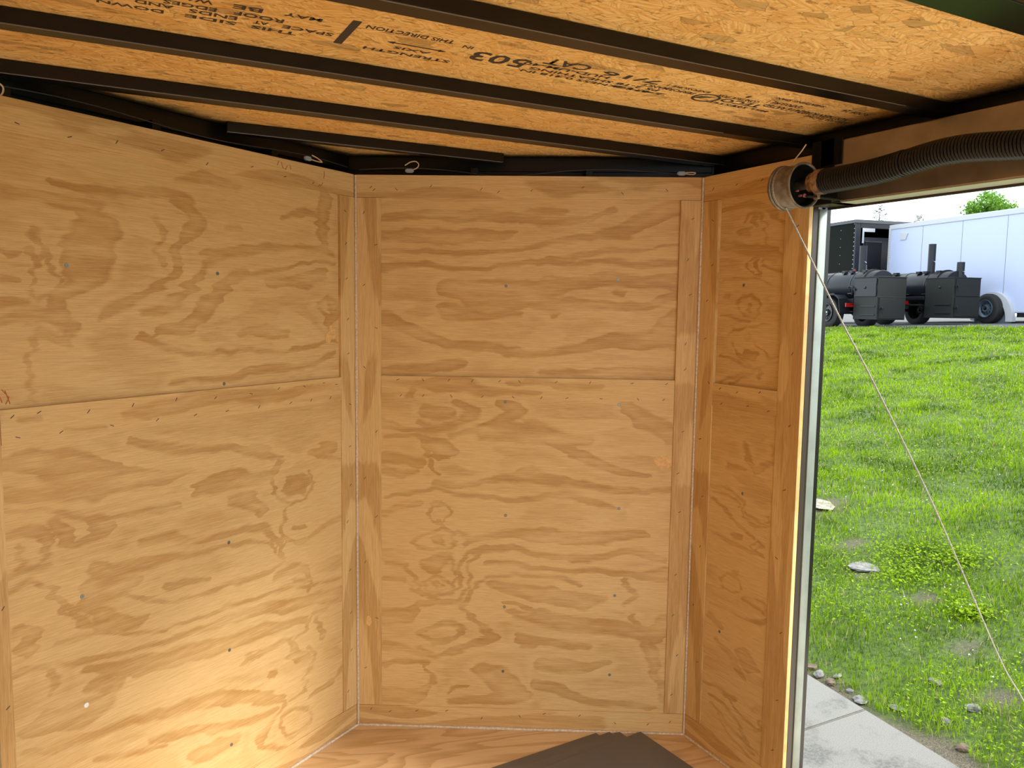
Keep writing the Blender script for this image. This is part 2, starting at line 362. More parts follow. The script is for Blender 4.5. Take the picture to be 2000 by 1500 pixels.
[0.49,1.635,0.01,0.427,1.644,0.011,0.32,1.665,0.011,0.185,1.682,0.008,0.088,1.68,0.009],
[0.467,1.648,0.02,0.535,1.615,0.026,0.573,1.572,0.045,0.63,1.519,0.044,0.699,1.479,0.025,0.776,1.464,0.015,0.777,1.431,0.008],
[0.388,1.62,0.02,0.232,1.62,0.035,0.138,1.643,0.029],
[0.177,1.547,0.008,0.139,1.568,0.011,0.09,1.534,0.036,0.12,1.471,0.029,0.159,1.527,0.009],
[0.824,1.454,0.014,0.733,1.418,0.015,0.634,1.405,0.013,0.488,1.402,0.01,0.325,1.396,0.008,0.189,1.411,0.011,0.091,1.422,0.009],
[0.73,1.322,0.007,0.67,1.329,0.009,0.565,1.327,0.015,0.41,1.336,0.027,0.282,1.341,0.017,0.189,1.363,0.011,0.091,1.386,0.009],
[1.177,1.495,0.014,1.132,1.504,0.02,1.062,1.509,0.028,0.999,1.493,0.023,1.025,1.459,0.019,1.088,1.47,0.017,1.109,1.423,0.009,1.116,1.366,0.01,1.108,1.317,0.01],
[1.175,1.536,0.022,1.14,1.532,0.017,1.109,1.528,0.011],
[1.173,1.591,0.009,1.138,1.583,0.009],
[1.17,1.655,0.009,1.144,1.648,0.011,1.112,1.659,0.006],
[0.553,1.773,0.013,0.502,1.778,0.016],
[0.317,1.828,0.014,0.228,1.85,0.021,0.173,1.843,0.014],
[0.502,1.458,0.016,0.407,1.463,0.033,0.323,1.461,0.02],
[0.863,1.188,0.016,0.758,1.152,0.027,0.659,1.124,0.016,0.542,1.11,0.017,0.415,1.084,0.025,0.342,1.066,0.01],
[0.458,1.104,0.022,0.424,1.099,0.036,0.397,1.095,0.022],
[1.191,1.177,0.024,1.118,1.175,0.043,1.013,1.136,0.076,0.898,1.081,0.058,0.768,1.07,0.034,0.675,1.072,0.008],
[1.195,1.1,0.03,1.096,1.091,0.031,0.988,1.064,0.025,0.868,1.052,0.013],
[0.662,1.005,0.035,0.544,1.023,0.05,0.46,1.014,0.036,0.389,1.023,0.018,0.333,1.05,0.01],
[0.562,0.959,0.021,0.488,0.95,0.051,0.437,0.904,0.037],
[0.342,0.968,0.011,0.315,0.992,0.014,0.256,0.985,0.014,0.228,0.958,0.014,0.257,0.927,0.011,0.316,0.935,0.009,0.342,0.968,0.011],
[0.306,0.963,0.038,0.267,0.956,0.038],
[0.352,1.06,0.01,0.38,1.014,0.01,0.39,0.98,0.01,0.354,0.923,0.011,0.317,0.897,0.006,0.268,0.898,0.006,0.206,0.938,0.009,0.226,0.995,0.006],
[0.326,0.888,0.009,0.356,0.843,0.012,0.338,0.787,0.012,0.25,0.765,0.011,0.187,0.788,0.014,0.078,0.803,0.015],
[0.298,0.826,0.011,0.249,0.818,0.008],
[0.991,0.991,0.026,0.945,0.962,0.033,1.021,0.941,0.015,1.048,0.959,0.032,1.073,1.01,0.031],
[1.19,1.0,0.015,1.151,1.001,0.019,1.106,0.985,0.031,1.092,0.948,0.021,1.104,0.913,0.008],
[1.162,0.967,0.012,1.149,0.921,0.013],
[1.196,1.064,0.009,1.098,1.048,0.012,0.932,0.989,0.01,0.736,0.976,0.02],
[0.847,0.902,0.016,0.753,0.891,0.023,0.666,0.869,0.011,0.548,0.867,0.017,0.42,0.844,0.018,0.366,0.787,0.018,0.339,0.736,0.008],
[0.978,0.861,0.033,0.9,0.85,0.031,0.809,0.843,0.02,0.704,0.834,0.014,0.59,0.83,0.011,0.491,0.818,0.01,0.403,0.789,0.009,0.348,0.734,0.006],
[0.98,0.809,0.066,0.902,0.809,0.033,0.85,0.811,0.014],
[1.038,0.793,0.01,0.971,0.753,0.033,0.88,0.701,0.023],
[0.902,0.791,0.008,0.846,0.755,0.01,0.744,0.716,0.008,0.632,0.707,0.012,0.511,0.698,0.018,0.405,0.695,0.015,0.358,0.719,0.009],
[0.771,0.763,0.021,0.707,0.756,0.014,0.631,0.747,0.007],
[0.378,0.673,0.012,0.311,0.683,0.031,0.241,0.671,0.019,0.231,0.63,0.013,0.302,0.635,0.011],
[0.221,0.627,0.011,0.242,0.594,0.011],
[1.203,0.91,0.01,1.145,0.909,0.009,1.077,0.906,0.008],
[1.186,0.878,0.009,1.131,0.883,0.009,1.09,0.849,0.01,1.055,0.793,0.016,1.029,0.75,0.016,0.972,0.712,0.023,0.867,0.7,0.023,0.834,0.701,0.01],
[1.176,0.768,0.015,1.156,0.777,0.026,1.136,0.754,0.032,1.148,0.725,0.032,1.168,0.722,0.019],
[1.091,0.715,0.009,0.973,0.701,0.009,0.816,0.651,0.008,0.673,0.64,0.01,0.512,0.628,0.01,0.331,0.622,0.009,0.081,0.586,0.008],
[1.093,0.66,0.008,1.005,0.636,0.011,0.883,0.619,0.011,0.711,0.6,0.017,0.596,0.593,0.022,0.426,0.578,0.031,0.253,0.559,0.032,0.081,0.529,0.042],
[1.185,0.669,0.01,1.15,0.677,0.013,1.114,0.662,0.01,1.089,0.624,0.016,1.101,0.589,0.013],
[1.017,0.612,0.016,0.885,0.567,0.042,0.749,0.549,0.043,0.598,0.518,0.034,0.427,0.513,0.031,0.254,0.49,0.019],
[1.019,0.554,0.014,0.978,0.56,0.034,0.936,0.537,0.035,0.962,0.511,0.035,1.039,0.498,0.048,1.12,0.519,0.047,1.167,0.513,0.02],
[1.107,0.444,0.02,1.012,0.444,0.017,0.89,0.429,0.017,0.754,0.4,0.029,0.602,0.367,0.03,0.476,0.32,0.039,0.357,0.253,0.016],
[0.517,0.438,0.015,0.464,0.453,0.02,0.382,0.444,0.013,0.325,0.438,0.01,0.306,0.378,0.04,0.256,0.366,0.02],
[0.421,0.359,0.016,0.398,0.353,0.016],
[0.485,0.305,0.016,0.432,0.289,0.027,0.409,0.287,0.016],
[0.235,0.389,0.011,0.215,0.334,0.012,0.257,0.296,0.012,0.258,0.241,0.008,0.338,0.237,0.007],
[0.369,0.159,0.013,0.349,0.196,0.012,0.289,0.198,0.01,0.238,0.169,0.01,0.239,0.122,0.01,0.301,0.111,0.012,0.36,0.124,0.01,0.369,0.159,0.013],
[0.348,0.241,0.01,0.396,0.202,0.016,0.462,0.158,0.028,0.453,0.124,0.013,0.341,0.084,0.01],
[0.826,0.348,0.018,0.72,0.318,0.025,0.604,0.27,0.019,0.521,0.252,0.019,0.386,0.235,0.013],
[0.985,0.365,0.011,0.893,0.337,0.012,0.792,0.313,0.009],
[0.7,0.226,0.038,0.606,0.214,0.039,0.556,0.204,0.027],
[0.148,0.502,0.01,0.223,0.495,0.01,0.255,0.451,0.01,0.315,0.427,0.006],
[0.238,0.209,0.008,0.13,0.219,0.021,0.084,0.259,0.014],
[0.202,0.472,0.016,0.171,0.406,0.025],
[0.162,1.084,0.019,0.109,1.061,0.04,0.225,1.055,0.012,0.076,1.009,0.008],
[1.169,0.464,0.013,1.097,0.433,0.01]],"S":[[0.234,1.831,0.017,0.242,1.843,0.021],
[0.202,1.834,0.008,0.214,1.859,0.007,0.249,1.862,0.007,0.277,1.84,0.008,0.289,1.782,0.008,0.285,1.706,0.008],
[0.172,1.805,0.017,0.208,1.805,0.021],
[0.091,1.891,0.012,0.212,1.891,0.017,0.283,1.871,0.016,0.344,1.834,0.016],
[0.22,1.683,0.008,0.223,1.709,0.007,0.249,1.714,0.01,0.264,1.682,0.01,0.261,1.656,0.008,0.235,1.653,0.006,0.22,1.683,0.008],
[0.176,1.565,0.008,0.202,1.592,0.007,0.238,1.598,0.006,0.275,1.578,0.007,0.277,1.546,0.007,0.251,1.526,0.005,0.196,1.532,0.007,0.176,1.565,0.008],
[0.095,1.634,0.009,0.253,1.643,0.005,0.365,1.622,0.007],
[0.091,1.524,0.005,0.234,1.513,0.005],
[0.127,1.592,0.013,0.141,1.592,0.013],
[0.231,1.565,0.015,0.232,1.552,0.015],
[0.219,1.46,0.006,0.236,1.473,0.006,0.251,1.458,0.005,0.233,1.447,0.005,0.219,1.46,0.006],
[0.144,1.457,0.006,0.162,1.478,0.006,0.235,1.493,0.005,0.322,1.508,0.005],
[0.155,1.437,0.007,0.185,1.404,0.007,0.261,1.363,0.005],
[0.222,1.407,0.024,0.258,1.402,0.023],
[0.103,1.309,0.007,0.198,1.345,0.006,0.261,1.36,0.005,0.363,1.389,0.005],
[0.098,1.393,0.005,0.186,1.384,0.005,0.261,1.363,0.005],
[0.152,1.307,0.006,0.261,1.356,0.005],
[0.279,1.358,0.015,0.28,1.332,0.015],
[0.265,1.442,0.005,0.328,1.4,0.005,0.377,1.416,0.005],
[0.092,1.77,0.029,0.221,1.742,0.035,0.334,1.729,0.034],
[0.294,1.693,0.007,0.362,1.678,0.011],
[0.24,1.122,0.014,0.252,1.073,0.023,0.284,1.042,0.018,0.357,1.084,0.018,0.363,1.134,0.012],
[0.163,1.034,0.019,0.235,1.033,0.008],
[0.092,0.936,0.007,0.157,0.95,0.008,0.22,0.933,0.008,0.251,0.925,0.007,0.254,0.882,0.007,0.323,0.869,0.007,0.368,0.902,0.007],
[0.093,0.921,0.006,0.168,0.93,0.006,0.232,0.914,0.006,0.244,0.872,0.006,0.314,0.853,0.006,0.369,0.881,0.006],
[0.094,0.898,0.008,0.15,0.88,0.013,0.225,0.845,0.008,0.296,0.826,0.007],
[0.288,0.794,0.007,0.311,0.816,0.007,0.341,0.805,0.007,0.313,0.783,0.007,0.288,0.794,0.007],
[0.209,0.807,0.022,0.237,0.81,0.019],
[0.101,0.782,0.008,0.198,0.777,0.013,0.347,0.775,0.009],
[0.152,0.641,0.007,0.183,0.673,0.007,0.235,0.667,0.007,0.253,0.634,0.007,0.207,0.612,0.006,0.165,0.613,0.007,0.152,0.641,0.007],
[0.204,0.68,0.011,0.224,0.682,0.011],
[0.097,0.543,0.007,0.19,0.544,0.008,0.263,0.54,0.007,0.359,0.567,0.012],
[0.269,0.617,0.009,0.356,0.618,0.007,0.377,0.595,0.005],
[0.269,0.606,0.006,0.348,0.596,0.006,0.373,0.572,0.005],
[0.105,0.498,0.02,0.161,0.479,0.02],
[0.143,0.417,0.013,0.22,0.385,0.02,0.285,0.335,0.019],
[0.271,0.406,0.048,0.312,0.385,0.04],
[0.096,0.244,0.008,0.185,0.252,0.01,0.261,0.209,0.01,0.334,0.183,0.008,0.37,0.224,0.007],
[0.207,0.238,0.018,0.239,0.245,0.018],
[0.122,0.183,0.008,0.212,0.146,0.008,0.296,0.133,0.008,0.367,0.117,0.007],
[0.109,0.21,0.006,0.187,0.205,0.007,0.253,0.174,0.007,0.326,0.133,0.007],
[0.157,0.159,0.006,0.225,0.113,0.008,0.319,0.084,0.008],
[0.298,0.111,0.008,0.328,0.111,0.013]],"Lt":[[0.889,1.259,0.014,0.801,1.266,0.03,0.705,1.274,0.037,0.566,1.273,0.032,0.37,1.262,0.027,0.237,1.27,0.021,0.093,1.273,0.012],
[1.049,1.234,0.006,0.946,1.234,0.007],
[1.143,1.272,0.008,1.096,1.272,0.008]],"Ct":[[0.1,1.28,0.009,0.219,1.273,0.018,0.283,1.27,0.037,0.392,1.276,0.036,0.483,1.25,0.022,0.646,1.244,0.009],
[0.555,1.279,0.013,0.645,1.285,0.018,0.736,1.277,0.018,0.871,1.275,0.013],
[0.191,1.222,0.022,0.21,1.255,0.022]]}
# ================================================================ INTERIOR
A = (0.81325, 2.72413); B = (1.85619, 2.12798); CL = (-0.2297, 2.0857)
PT = 1.923; H = 2.0; ZC = 2.082

class Wall:
    """local frame: X along the wall, +Y*sgn outward, Z up"""
    def __init__(s, origin, ux, sgn, length):
        s.o = origin; s.u = ux; s.sgn = sgn; s.len = length; s.rz = math.atan2(ux[1], ux[0])
    def place(s, o): o.location = (s.o[0], s.o[1], 0); o.rotation_euler = (0, 0, s.rz); return o
    def box(s, mb, u0, u1, d0, d1, z0, z1, bev=0.0):
        a, b = sorted((s.sgn * d0, s.sgn * d1)); return mb.box(u0, u1, a, b, z0, z1, bev)
    def pt(s, u, d, z):   # world point
        return Vector((s.o[0] + s.u[0] * u - s.u[1] * s.sgn * d, s.o[1] + s.u[1] * u + s.u[0] * s.sgn * d, z))
_dl = (CL[0] - A[0], CL[1] - A[1]); _n = math.hypot(*_dl); _dl = (_dl[0] / _n, _dl[1] / _n)
_dc = (B[0] - A[0], B[1] - A[1]); _nc = math.hypot(*_dc); _dc = (_dc[0] / _nc, _dc[1] / _nc)
WLF = Wall(A, _dl, -1, _n); WFR = Wall(A, _dc, 1, _nc); WRT = Wall(B, (0.0, -1.0), 1, 0.464)

def grain_field(U, Z, bands, lo=-0.06):
    F = np.full(U.shape, lo)
    for b in bands:
        p = np.array(b).reshape(-1, 3)
        for i in range(len(p) - 1):
            (x0, z0, w0), (x1, z1, w1) = p[i], p[i + 1]
            m = max(w0, w1) / 2 + 0.06
            sel = (U > min(x0, x1) - m) & (U < max(x0, x1) + m) & (Z > min(z0, z1) - m) & (Z < max(z0, z1) + m)
            if not sel.any(): continue
            u = U[sel]; z = Z[sel]; dx, dz = x1 - x0, z1 - z0; L2 = dx * dx + dz * dz + 1e-9
            t = np.clip(((u - x0) * dx + (z - z0) * dz) / L2, 0, 1)
            d = np.hypot(u - x0 - t * dx, (z - z0 - t * dz))
            F[sel] = np.maximum(F[sel], (w0 + (w1 - w0) * t) * .64 + .0008 - d)
    return F
def vnoise(x, y, seed):
    xi = np.floor(x).astype(int); yi = np.floor(y).astype(int); fx = x - xi; fy = y - yi; fx = fx * fx * (3 - 2 * fx); fy = fy * fy * (3 - 2 * fy)
    def hsh(i, j):
        q = np.sin(i * 127.1 + j * 311.7 + seed * 74.7) * 43758.5453; return q - np.floor(q)
    return (hsh(xi, yi) * (1 - fx) + hsh(xi + 1, yi) * fx) * (1 - fy) + (hsh(xi, yi + 1) * (1 - fx) + hsh(xi + 1, yi + 1) * fx) * fy
def grid_mesh(name, parts, bands, sgn):
    """parts: (u0,u1,z0,z1,depth,step) sheets facing the room, each with a back and edges"""
    co = []; faces = []; Fs = []
    for (u0, u1, z0, z1, d, st) in parts:
        nu = max(2, int((u1 - u0) / st) + 1); nz = max(2, int((z1 - z0) / st) + 1)
        us = np.linspace(u0, u1, nu); zs = np.linspace(z0, z1, nz); U, Z = np.meshgrid(us, zs, indexing='ij')
        base = sum(len(c) for c in co)
        # irregular feathering of the growth bands along the veneer
        U2 = U + .016 * (vnoise(U * 3, Z * 60, 1) - .5) * 2 + .006 * (vnoise(U * 9, Z * 160, 2) - .5) * 2
        Z2 = Z + .010 * (vnoise(U * 9, Z * 9, 3) - .5) * 2 + .005 * (vnoise(U * 28, Z * 22, 4) - .5) * 2
        co.append(np.stack([U.ravel(), np.full(U.size, sgn * d), Z.ravel()], 1)); Fs.append(grain_field(U2, Z2, bands).ravel())
        idx = base + np.arange(nu * nz).reshape(nu, nz)
        q = np.stack([idx[:-1, :-1], idx[1:, :-1], idx[1:, 1:], idx[:-1, 1:]], -1).reshape(-1, 4)
        if sgn < 0: q = q[:, ::-1]
        faces.append(q)
        b2 = sum(len(c) for c in co)   # back sheet
        co.append(np.array([[u0, sgn * (d + .006), z0], [u1, sgn * (d + .006), z0], [u1, sgn * (d + .006), z1], [u0, sgn * (d + .006), z1]]))
        Fs.append(np.full(4, -0.06)); faces.append(np.array([[b2 + 3, b2 + 2, b2 + 1, b2]]))
    co = np.concatenate(co); faces = np.concatenate(faces)
    me = bpy.data.meshes.new(name)
    me.vertices.add(len(co)); me.vertices.foreach_set('co', co.astype(np.float32).ravel())
    me.loops.add(faces.size); me.loops.foreach_set('vertex_index', faces.astype(np.int32).ravel())
    me.polygons.add(len(faces)); me.polygons.foreach_set('loop_start', np.arange(0, faces.size, 4, dtype=np.int32))
    me.update(calc_edges=True)
    at = me.attributes.new('grain', 'FLOAT', 'POINT'); at.data.foreach_set('value', np.concatenate(Fs).astype(np.float32))
    return me

def wall(name, W, key, uu0, uu1, st=0.005):
    me = grid_mesh(name, [(uu0 - .01, uu1 + .01, 0.06, 1.235, 0.004, st), (uu0 - .01, uu1 + .01, 1.285, 1.935, 0.011, st)], BANDS[key], W.sgn)
    o = link(name, me, None, M['ply']); W.place(o); o['kind'] = 'structure'
    mb = MB(); W.box(mb, -.085 if W is not WRT else -0.06, W.len + (0.08 if W is not WRT else -0.03), 0.10, 0.125, -0.08, 2.10)
    mb.build('outer_skin', M['black'], o)
    return o
wall_left = wall('wall_left', WLF, 'L', 0.08, 1.19)
wall_front = wall('wall_front', WFR, 'C', 0.089, 1.127)
wall_right = wall('wall_right', WRT, 'S', 0.083, 0.372, 0.004)

TN = [0]
def trim(W, mat, u0, u1, d0, d1, z0, z1, name=None, bev=0.0008, label=None):
    TN[0] += 1; mb = MB(); W.box(mb, u0, u1, d0, d1, z0, z1, bev)
    o = mb.build(name or 'trim_%d' % TN[0], mat); W.place(o); o['kind'] = 'structure'
    if label: o['label'] = label
    return o
trim_of = {}
def grained_trim(W, key, u0, u1, z0, z1, name):
    TN[0] += 1
    me = grid_mesh('rail', [(u0, u1, z0, z1, 0.0, .004)], BANDS.get(key, []), W.sgn)
    bm = bmesh.new(); bm.from_mesh(me)
    o = link('trim_%d' % TN[0], me, None, M['rail']); W.place(o); o['kind'] = 'structure'
    bm.free(); mb = MB(); W.box(mb, u0, u1, 0.0004, 0.0105, z0, z1); mb.build('board_core', M['board_h'], o)
    return o
# left facet
t_lt = trim(WLF, M['board_h'], 0.004, 1.2205, 0.001, 0.017, PT, H, label='level plywood strip along the top of the left wall')
t_lb = trim(WLF, M['board_v'], 0.003, 0.075, 0.0, 0.012, 0.0815, PT - .001, label='upright plywood strip beside the far corner of the left wall')
t_le = trim(WLF, M['board_v'], 1.187, 1.2205, 0.0, 0.012, 0.0815, PT - .001, label='upright plywood strip at the near end of the left wall')
t_lm = grained_trim(WLF, 'Lt', 0.076, 1.186, 1.218, 1.299, 'l'); t_lm['label'] = 'level plywood strip halfway up the left wall'
b_l = trim(WLF, M['board_h'], 0.004, 1.2205, 0.0, 0.014, 0.0, 0.0805, 'baseboard_left')
# front facet
t_ft = trim(WFR, M['board_h'], 0.004, 1.197, 0.001, 0.017, PT, H, label='level plywood strip along the top of the middle wall')
t_fl = trim(WFR, M['board_v'], 0.003, 0.0885, 0.0, 0.012, 0.0785, PT - .001, label='left upright plywood strip of the middle wall')
t_fr = trim(WFR, M['board_v'], 1.1275, 1.198, 0.0, 0.012, 0.0785, PT - .001, label='right upright plywood strip of the middle wall')
t_fm = grained_trim(WFR, 'Ct', 0.0895, 1.1265, 1.222, 1.301, 'f'); t_fm['label'] = 'level plywood strip halfway up the middle wall'
b_f = trim(WFR, M['board_h'], 0.004, 1.198, 0.0, 0.014, 0.0, 0.0775, 'baseboard_front')
# right facet
t_rt = trim(WRT, M['board_h'], 0.004, 0.4635, 0.001, 0.017, PT - .006, H, label='level plywood strip along the top of the right wall')
t_rl = trim(WRT, M['board_v'], 0.003, 0.0825, 0.0, 0.012, 0.0815, PT - .007, label='upright plywood strip beside the corner of the right wall')
t_rr = trim(WRT, M['board_v'], 0.3725, 0.4635, 0.0, 0.0155, 0.0815, PT - .007, label='upright plywood strip beside the side doorway')
t_rm = trim(WRT, M['board_h'], 0.083, 0.372, 0.0, 0.012, 1.223, 1.301, label='short level plywood strip halfway up the right wall')
b_r = trim(WRT, M['board_h'], 0.004, 0.4635, 0.0, 0.014, 0.0, 0.0805, 'baseboard_right')
# caulk beads
def bead(p0, p1, r, label=None):
    TN[0] += 1; mb = MB(); n = 26; P0, P1 = Vector(p0), Vector(p1)
    mb.tube([P0.lerp(P1, i / n) for i in range(n + 1)], r, 6, True, [r * (0.8 + 0.45 * rnd.random()) for _ in range(n + 1)])
    o = mb.build('trim_%d' % TN[0], M['caulk'], smooth=True); o['kind'] = 'structure'
    if label: o['label'] = label
bead((A[0] - .0, A[1] - .004, 0), (A[0], A[1] - .004, H - .002), 0.0042, 'pale caulk bead up the left corner')
bead((B[0] - .003, B[1] - .003, 0), (B[0] - .003, B[1] - .003, H - .002), 0.0038, 'pale caulk bead up the right corner')
bead(WLF.pt(0.0, -.003, .002), WLF.pt(1.22, -.003, .002), 0.0055)
bead(WFR.pt(0.0, -.003, .002), WFR.pt(1.20, -.003, .002), 0.0055)
bead(WRT.pt(0.0, -.003, .002), WRT.pt(0.46, -.003, .002), 0.0050)

# fasteners
def screw_mesh(r):
    mb = MB(); mb.lathe([(0, 0.0), (0.0, r * .32), (0.0009, r * .34), (0.0009, r * .92), (0.0003, r), (-0.0012, r)], (0, 0, 0), (0, -1, 0), 14)
    me = bpy.data.meshes.new('screw'); bmesh.ops.recalc_face_normals(mb.b, faces=mb.b.faces); mb.b.to_mesh(me); mb.b.free(); return me
scm = screw_mesh(0.0055); scm.materials.append(M['screw'])
wsm = screw_mesh(0.0065); wsm.materials.append(M['pin'])
mb = MB(); mb.box(-0.0055, 0.0055, -0.0006, 0.0012, -0.0009, 0.0009); stm = bpy.data.meshes.new('staple'); mb.b.to_mesh(stm); mb.b.free(); stm.materials.append(M['staple'])
def child(me, name, par, W, u, d, z, ry=0.0):
    o = bpy.data.objects.new(name, me); C.objects.link(o); o.parent = par
    o.location = (u, W.sgn * d, z); o.rotation_euler = (0, ry, 0) if W.sgn > 0 else (0, ry, math.pi); return o
for u, z in [(1.014, 1.634), (0.575, 1.634), (0.56, 1.312), (0.561, 0.833), (1.012, 0.808), (0.567, 0.5), (0.567, 0.198)]:
    child(scm, 'screw', wall_left, WLF, u, 0.011 if z > 1.26 else 0.004, z)
sw = child(wsm, 'screw', wall_left, WLF, 1.013, 0.0035, 0.523); sw['label'] = 'bright white washer headed screw'
for u, z in [(0.92, 1.65), (0.529, 1.623), (0.935, 1.212), (0.532, 1.214), (0.538, 0.803), (0.944, 0.837), (0.937, 0.516), (0.538, 0.463), (0.536, 0.219), (0.926, 0.217)]:
    child(scm, 'screw', wall_front, WFR, u, 0.011 if z > 1.26 else 0.004, z)
for u, z in [(0.20, 1.63), (0.24, 0.95), (0.16, 0.45)]: child(scm, 'screw', wall_right, WRT, u, 0.011 if z > 1.26 else 0.004, z)
def staples(par, W, pts, d=0.0):
    for u, z in pts: child(stm, 'staple', par, W, u, d, z, rnd.uniform(-1.1, -0.3) if rnd.random() < .8 else rnd.uniform(0, 1))
staples(t_ft, WFR, [(u + rnd.uniform(-.02, .02), 1.955 + rnd.uniform(-.012, .012)) for u in (.04, .08, .15, .28, .42, .50, .63, .80, .94, 1.06)], .001)
staples(t_fm, WFR, [(u + rnd.uniform(-.02, .02), 1.288) for u in (.14, .25, .33, .42, .53, .60, .72, .84, .97, 1.08)] + [(u, 1.232) for u in (.16, .24, .34, .45, .56, .66, .75, .87, 1.0, 1.09)])
staples(t_fl, WFR, [(0.072 if i % 2 else 0.03, z) for i, z in enumerate((1.87, 1.76, 1.62, 1.47, 1.33, 1.1, .93, .79, .62, .41, .22))])
staples(t_fr, WFR, [(1.16 + rnd.uniform(-.012, .012), z) for z in (1.86, 1.72, 1.60, 1.43, 1.34, 1.12, .97, .83, .6, .45, .3, .15)])
staples(b_f, WFR, [(u, 0.045 + rnd.uniform(-.015, .02)) for u in (.05, .12, .22, .33, .46, .6, .69, .82, .95, 1.07, 1.15)])
staples(t_lt, WLF, [(u, 1.95 + rnd.uniform(-.012, .012)) for u in (.2, .32, .45, .61, .75, .88, 1.0, 1.12)], .001)
staples(t_lm, WLF, [(u, 1.282 + rnd.uniform(-.008, .004)) for u in (.1, .16, .25, .36, .47, .6, .73, .86, .98, 1.1, 1.16)] + [(u, 1.232) for u in (.13, .22, .31, .44, .56, .67, .79, .92, 1.05, 1.15)])
staples(t_lb, WLF, [(0.045 + rnd.uniform(-.015, .01), z) for z in (1.87, 1.76, 1.64, 1.5, 1.38, 1.2, 1.05, .91, .78, .6, .44, .3, .15)])
staples(t_le, WLF, [(1.20, z) for z in (1.1, .84, .6, .4)])
staples(t_rl, WRT, [(0.045 + rnd.uniform(-.02, .02), z) for z in (1.85, 1.7, 1.58, 1.45, 1.3, 1.1, .9, .72, .5, .3)])
staples(t_rr, WRT, [(0.42 + rnd.uniform(-.02, .02), z) for z in (1.8, 1.6, 1.42, 1.2, 1.0, .78, .55, .33, .16)])
staples(t_rt, WRT, [(u, 1.955) for u in (.05, .16, .27, .38)], .001)
staples(t_rm, WRT, [(.12, 1.285), (.2, 1.28), (.3, 1.29), (.13, 1.235), (.25, 1.24), (.34, 1.235)])
# bare patches and knots that stand out
def patch(par, W, u, z, ru, rz_, d, mat, name, label, n=18, jag=.25):
    mb = MB(); r2 = random.Random(int(u * 1000)); vs = []
    for k in range(n):
        a = k * 2 * math.pi / n; q = 1 + r2.uniform(-jag, jag)
        vs.append(mb.b.verts.new((u + ru * q * math.cos(a), W.sgn * (d - 0.0006), z + rz_ * q * math.sin(a))))
    f = mb.b.faces.new(vs)
    bmesh.ops.extrude_face_region(mb.b, geom=[f])
    for v in vs: v.co.y = W.sgn * d
    o = mb.build(name, mat, par); o['label'] = label
patch(t_fl, WFR, 0.042, 0.398, .011, .018, 0.0, M['patchwood'], 'wood_filler', 'pale orange filler plug', jag=.15)
patch(wall_front, WFR, 1.095, 1.010, .030, .022, 0.004, M['patchwood'], 'torn_veneer', 'torn orange veneer patch')
patch(wall_left, WLF, 0.115, 1.447, .022, .026, 0.011, M['patchwood'], 'torn_veneer', 'torn orange veneer patch', jag=.4)
# crayon marks on the left wall
def crayon(par, W, strokes, d, label):
    mb = MB()
    for s in strokes: mb.tube([(u, W.sgn * (d - .0002), z) for u, z in s], 0.0012, 5)
    o = mb.build('crayon_mark', M['redink'], par); o['label'] = label
crayon(t_lt, WLF, [[(.150, 1.988), (.148, 1.975), (.152, 1.965)], [(.171, 1.944), (.166, 1.938), (.160, 1.944), (.156, 1.950)], [(.176, 1.935), (.172, 1.941)]], .001, 'orange red crayon dabs')
crayon(t_lt, WLF, [[(.335, 1.988), (.330, 1.972), (.318, 1.968), (.310, 1.982)], [(.345, 1.990), (.352, 1.976)], [(.300, 1.985), (.296, 1.972)]], .001, 'faint crayon number')
crayon(wall_left, WLF, [[(1.175, 1.345), (1.16, 1.325), (1.168, 1.310)], [(1.182, 1.335), (1.175, 1.315)], [(1.168, 1.342), (1.158, 1.31)]], .011, 'red crayon scribble')

# floor
def floor_ply():
    t = NT('plywood_floor'); o = t.n('TexCoord').outputs['Object']; v = t.map(o, rot=(0, 0, math.radians(18)))
    big = t.noise(t.map(v, (.7, 3.2, 1)), 1, 3, .5, .4); fib = t.noise(t.map(v, (9, 420, 1)), 1, 4, .65); jag = t.noise(t.map(v, (6, 60, 1)), 1, 4)
    k = t.math('ADD', t.math('MULTIPLY', big, 13.0), t.math('MULTIPLY', jag, .35)); fr = t.math('FRACT', k)
    m = t.math('MULTIPLY', t.sstep(fr, .25, .92), t.sstep(fr, .93, 1.0, 1.0, 0.0))
    m = t.math('ADD', t.math('MULTIPLY', m, .75), t.math('MULTIPLY', t.math('SUBTRACT', jag, .5), .6), clamp=True)
    c = t.mix(m, (0.78, 0.54, 0.29, 1), (0.55, 0.33, 0.14, 1)); c = t.mix(t.sstep(fib, .35, .65, 0, .18), c, (0.28, 0.15, 0.06, 1))
    t.set(Base_Color=c, Roughness=.5); return t.m
foot = [(-0.35, -1.3), (1.99, -1.3), (1.99, 2.18), (0.82, 2.86), (-0.35, 2.18)]
mb = MB(); mb.prism(foot, -0.035, 0.0)
M['floor'] = floor_ply()
floor = mb.build('floor', M['floor']); floor['kind'] = 'structure'
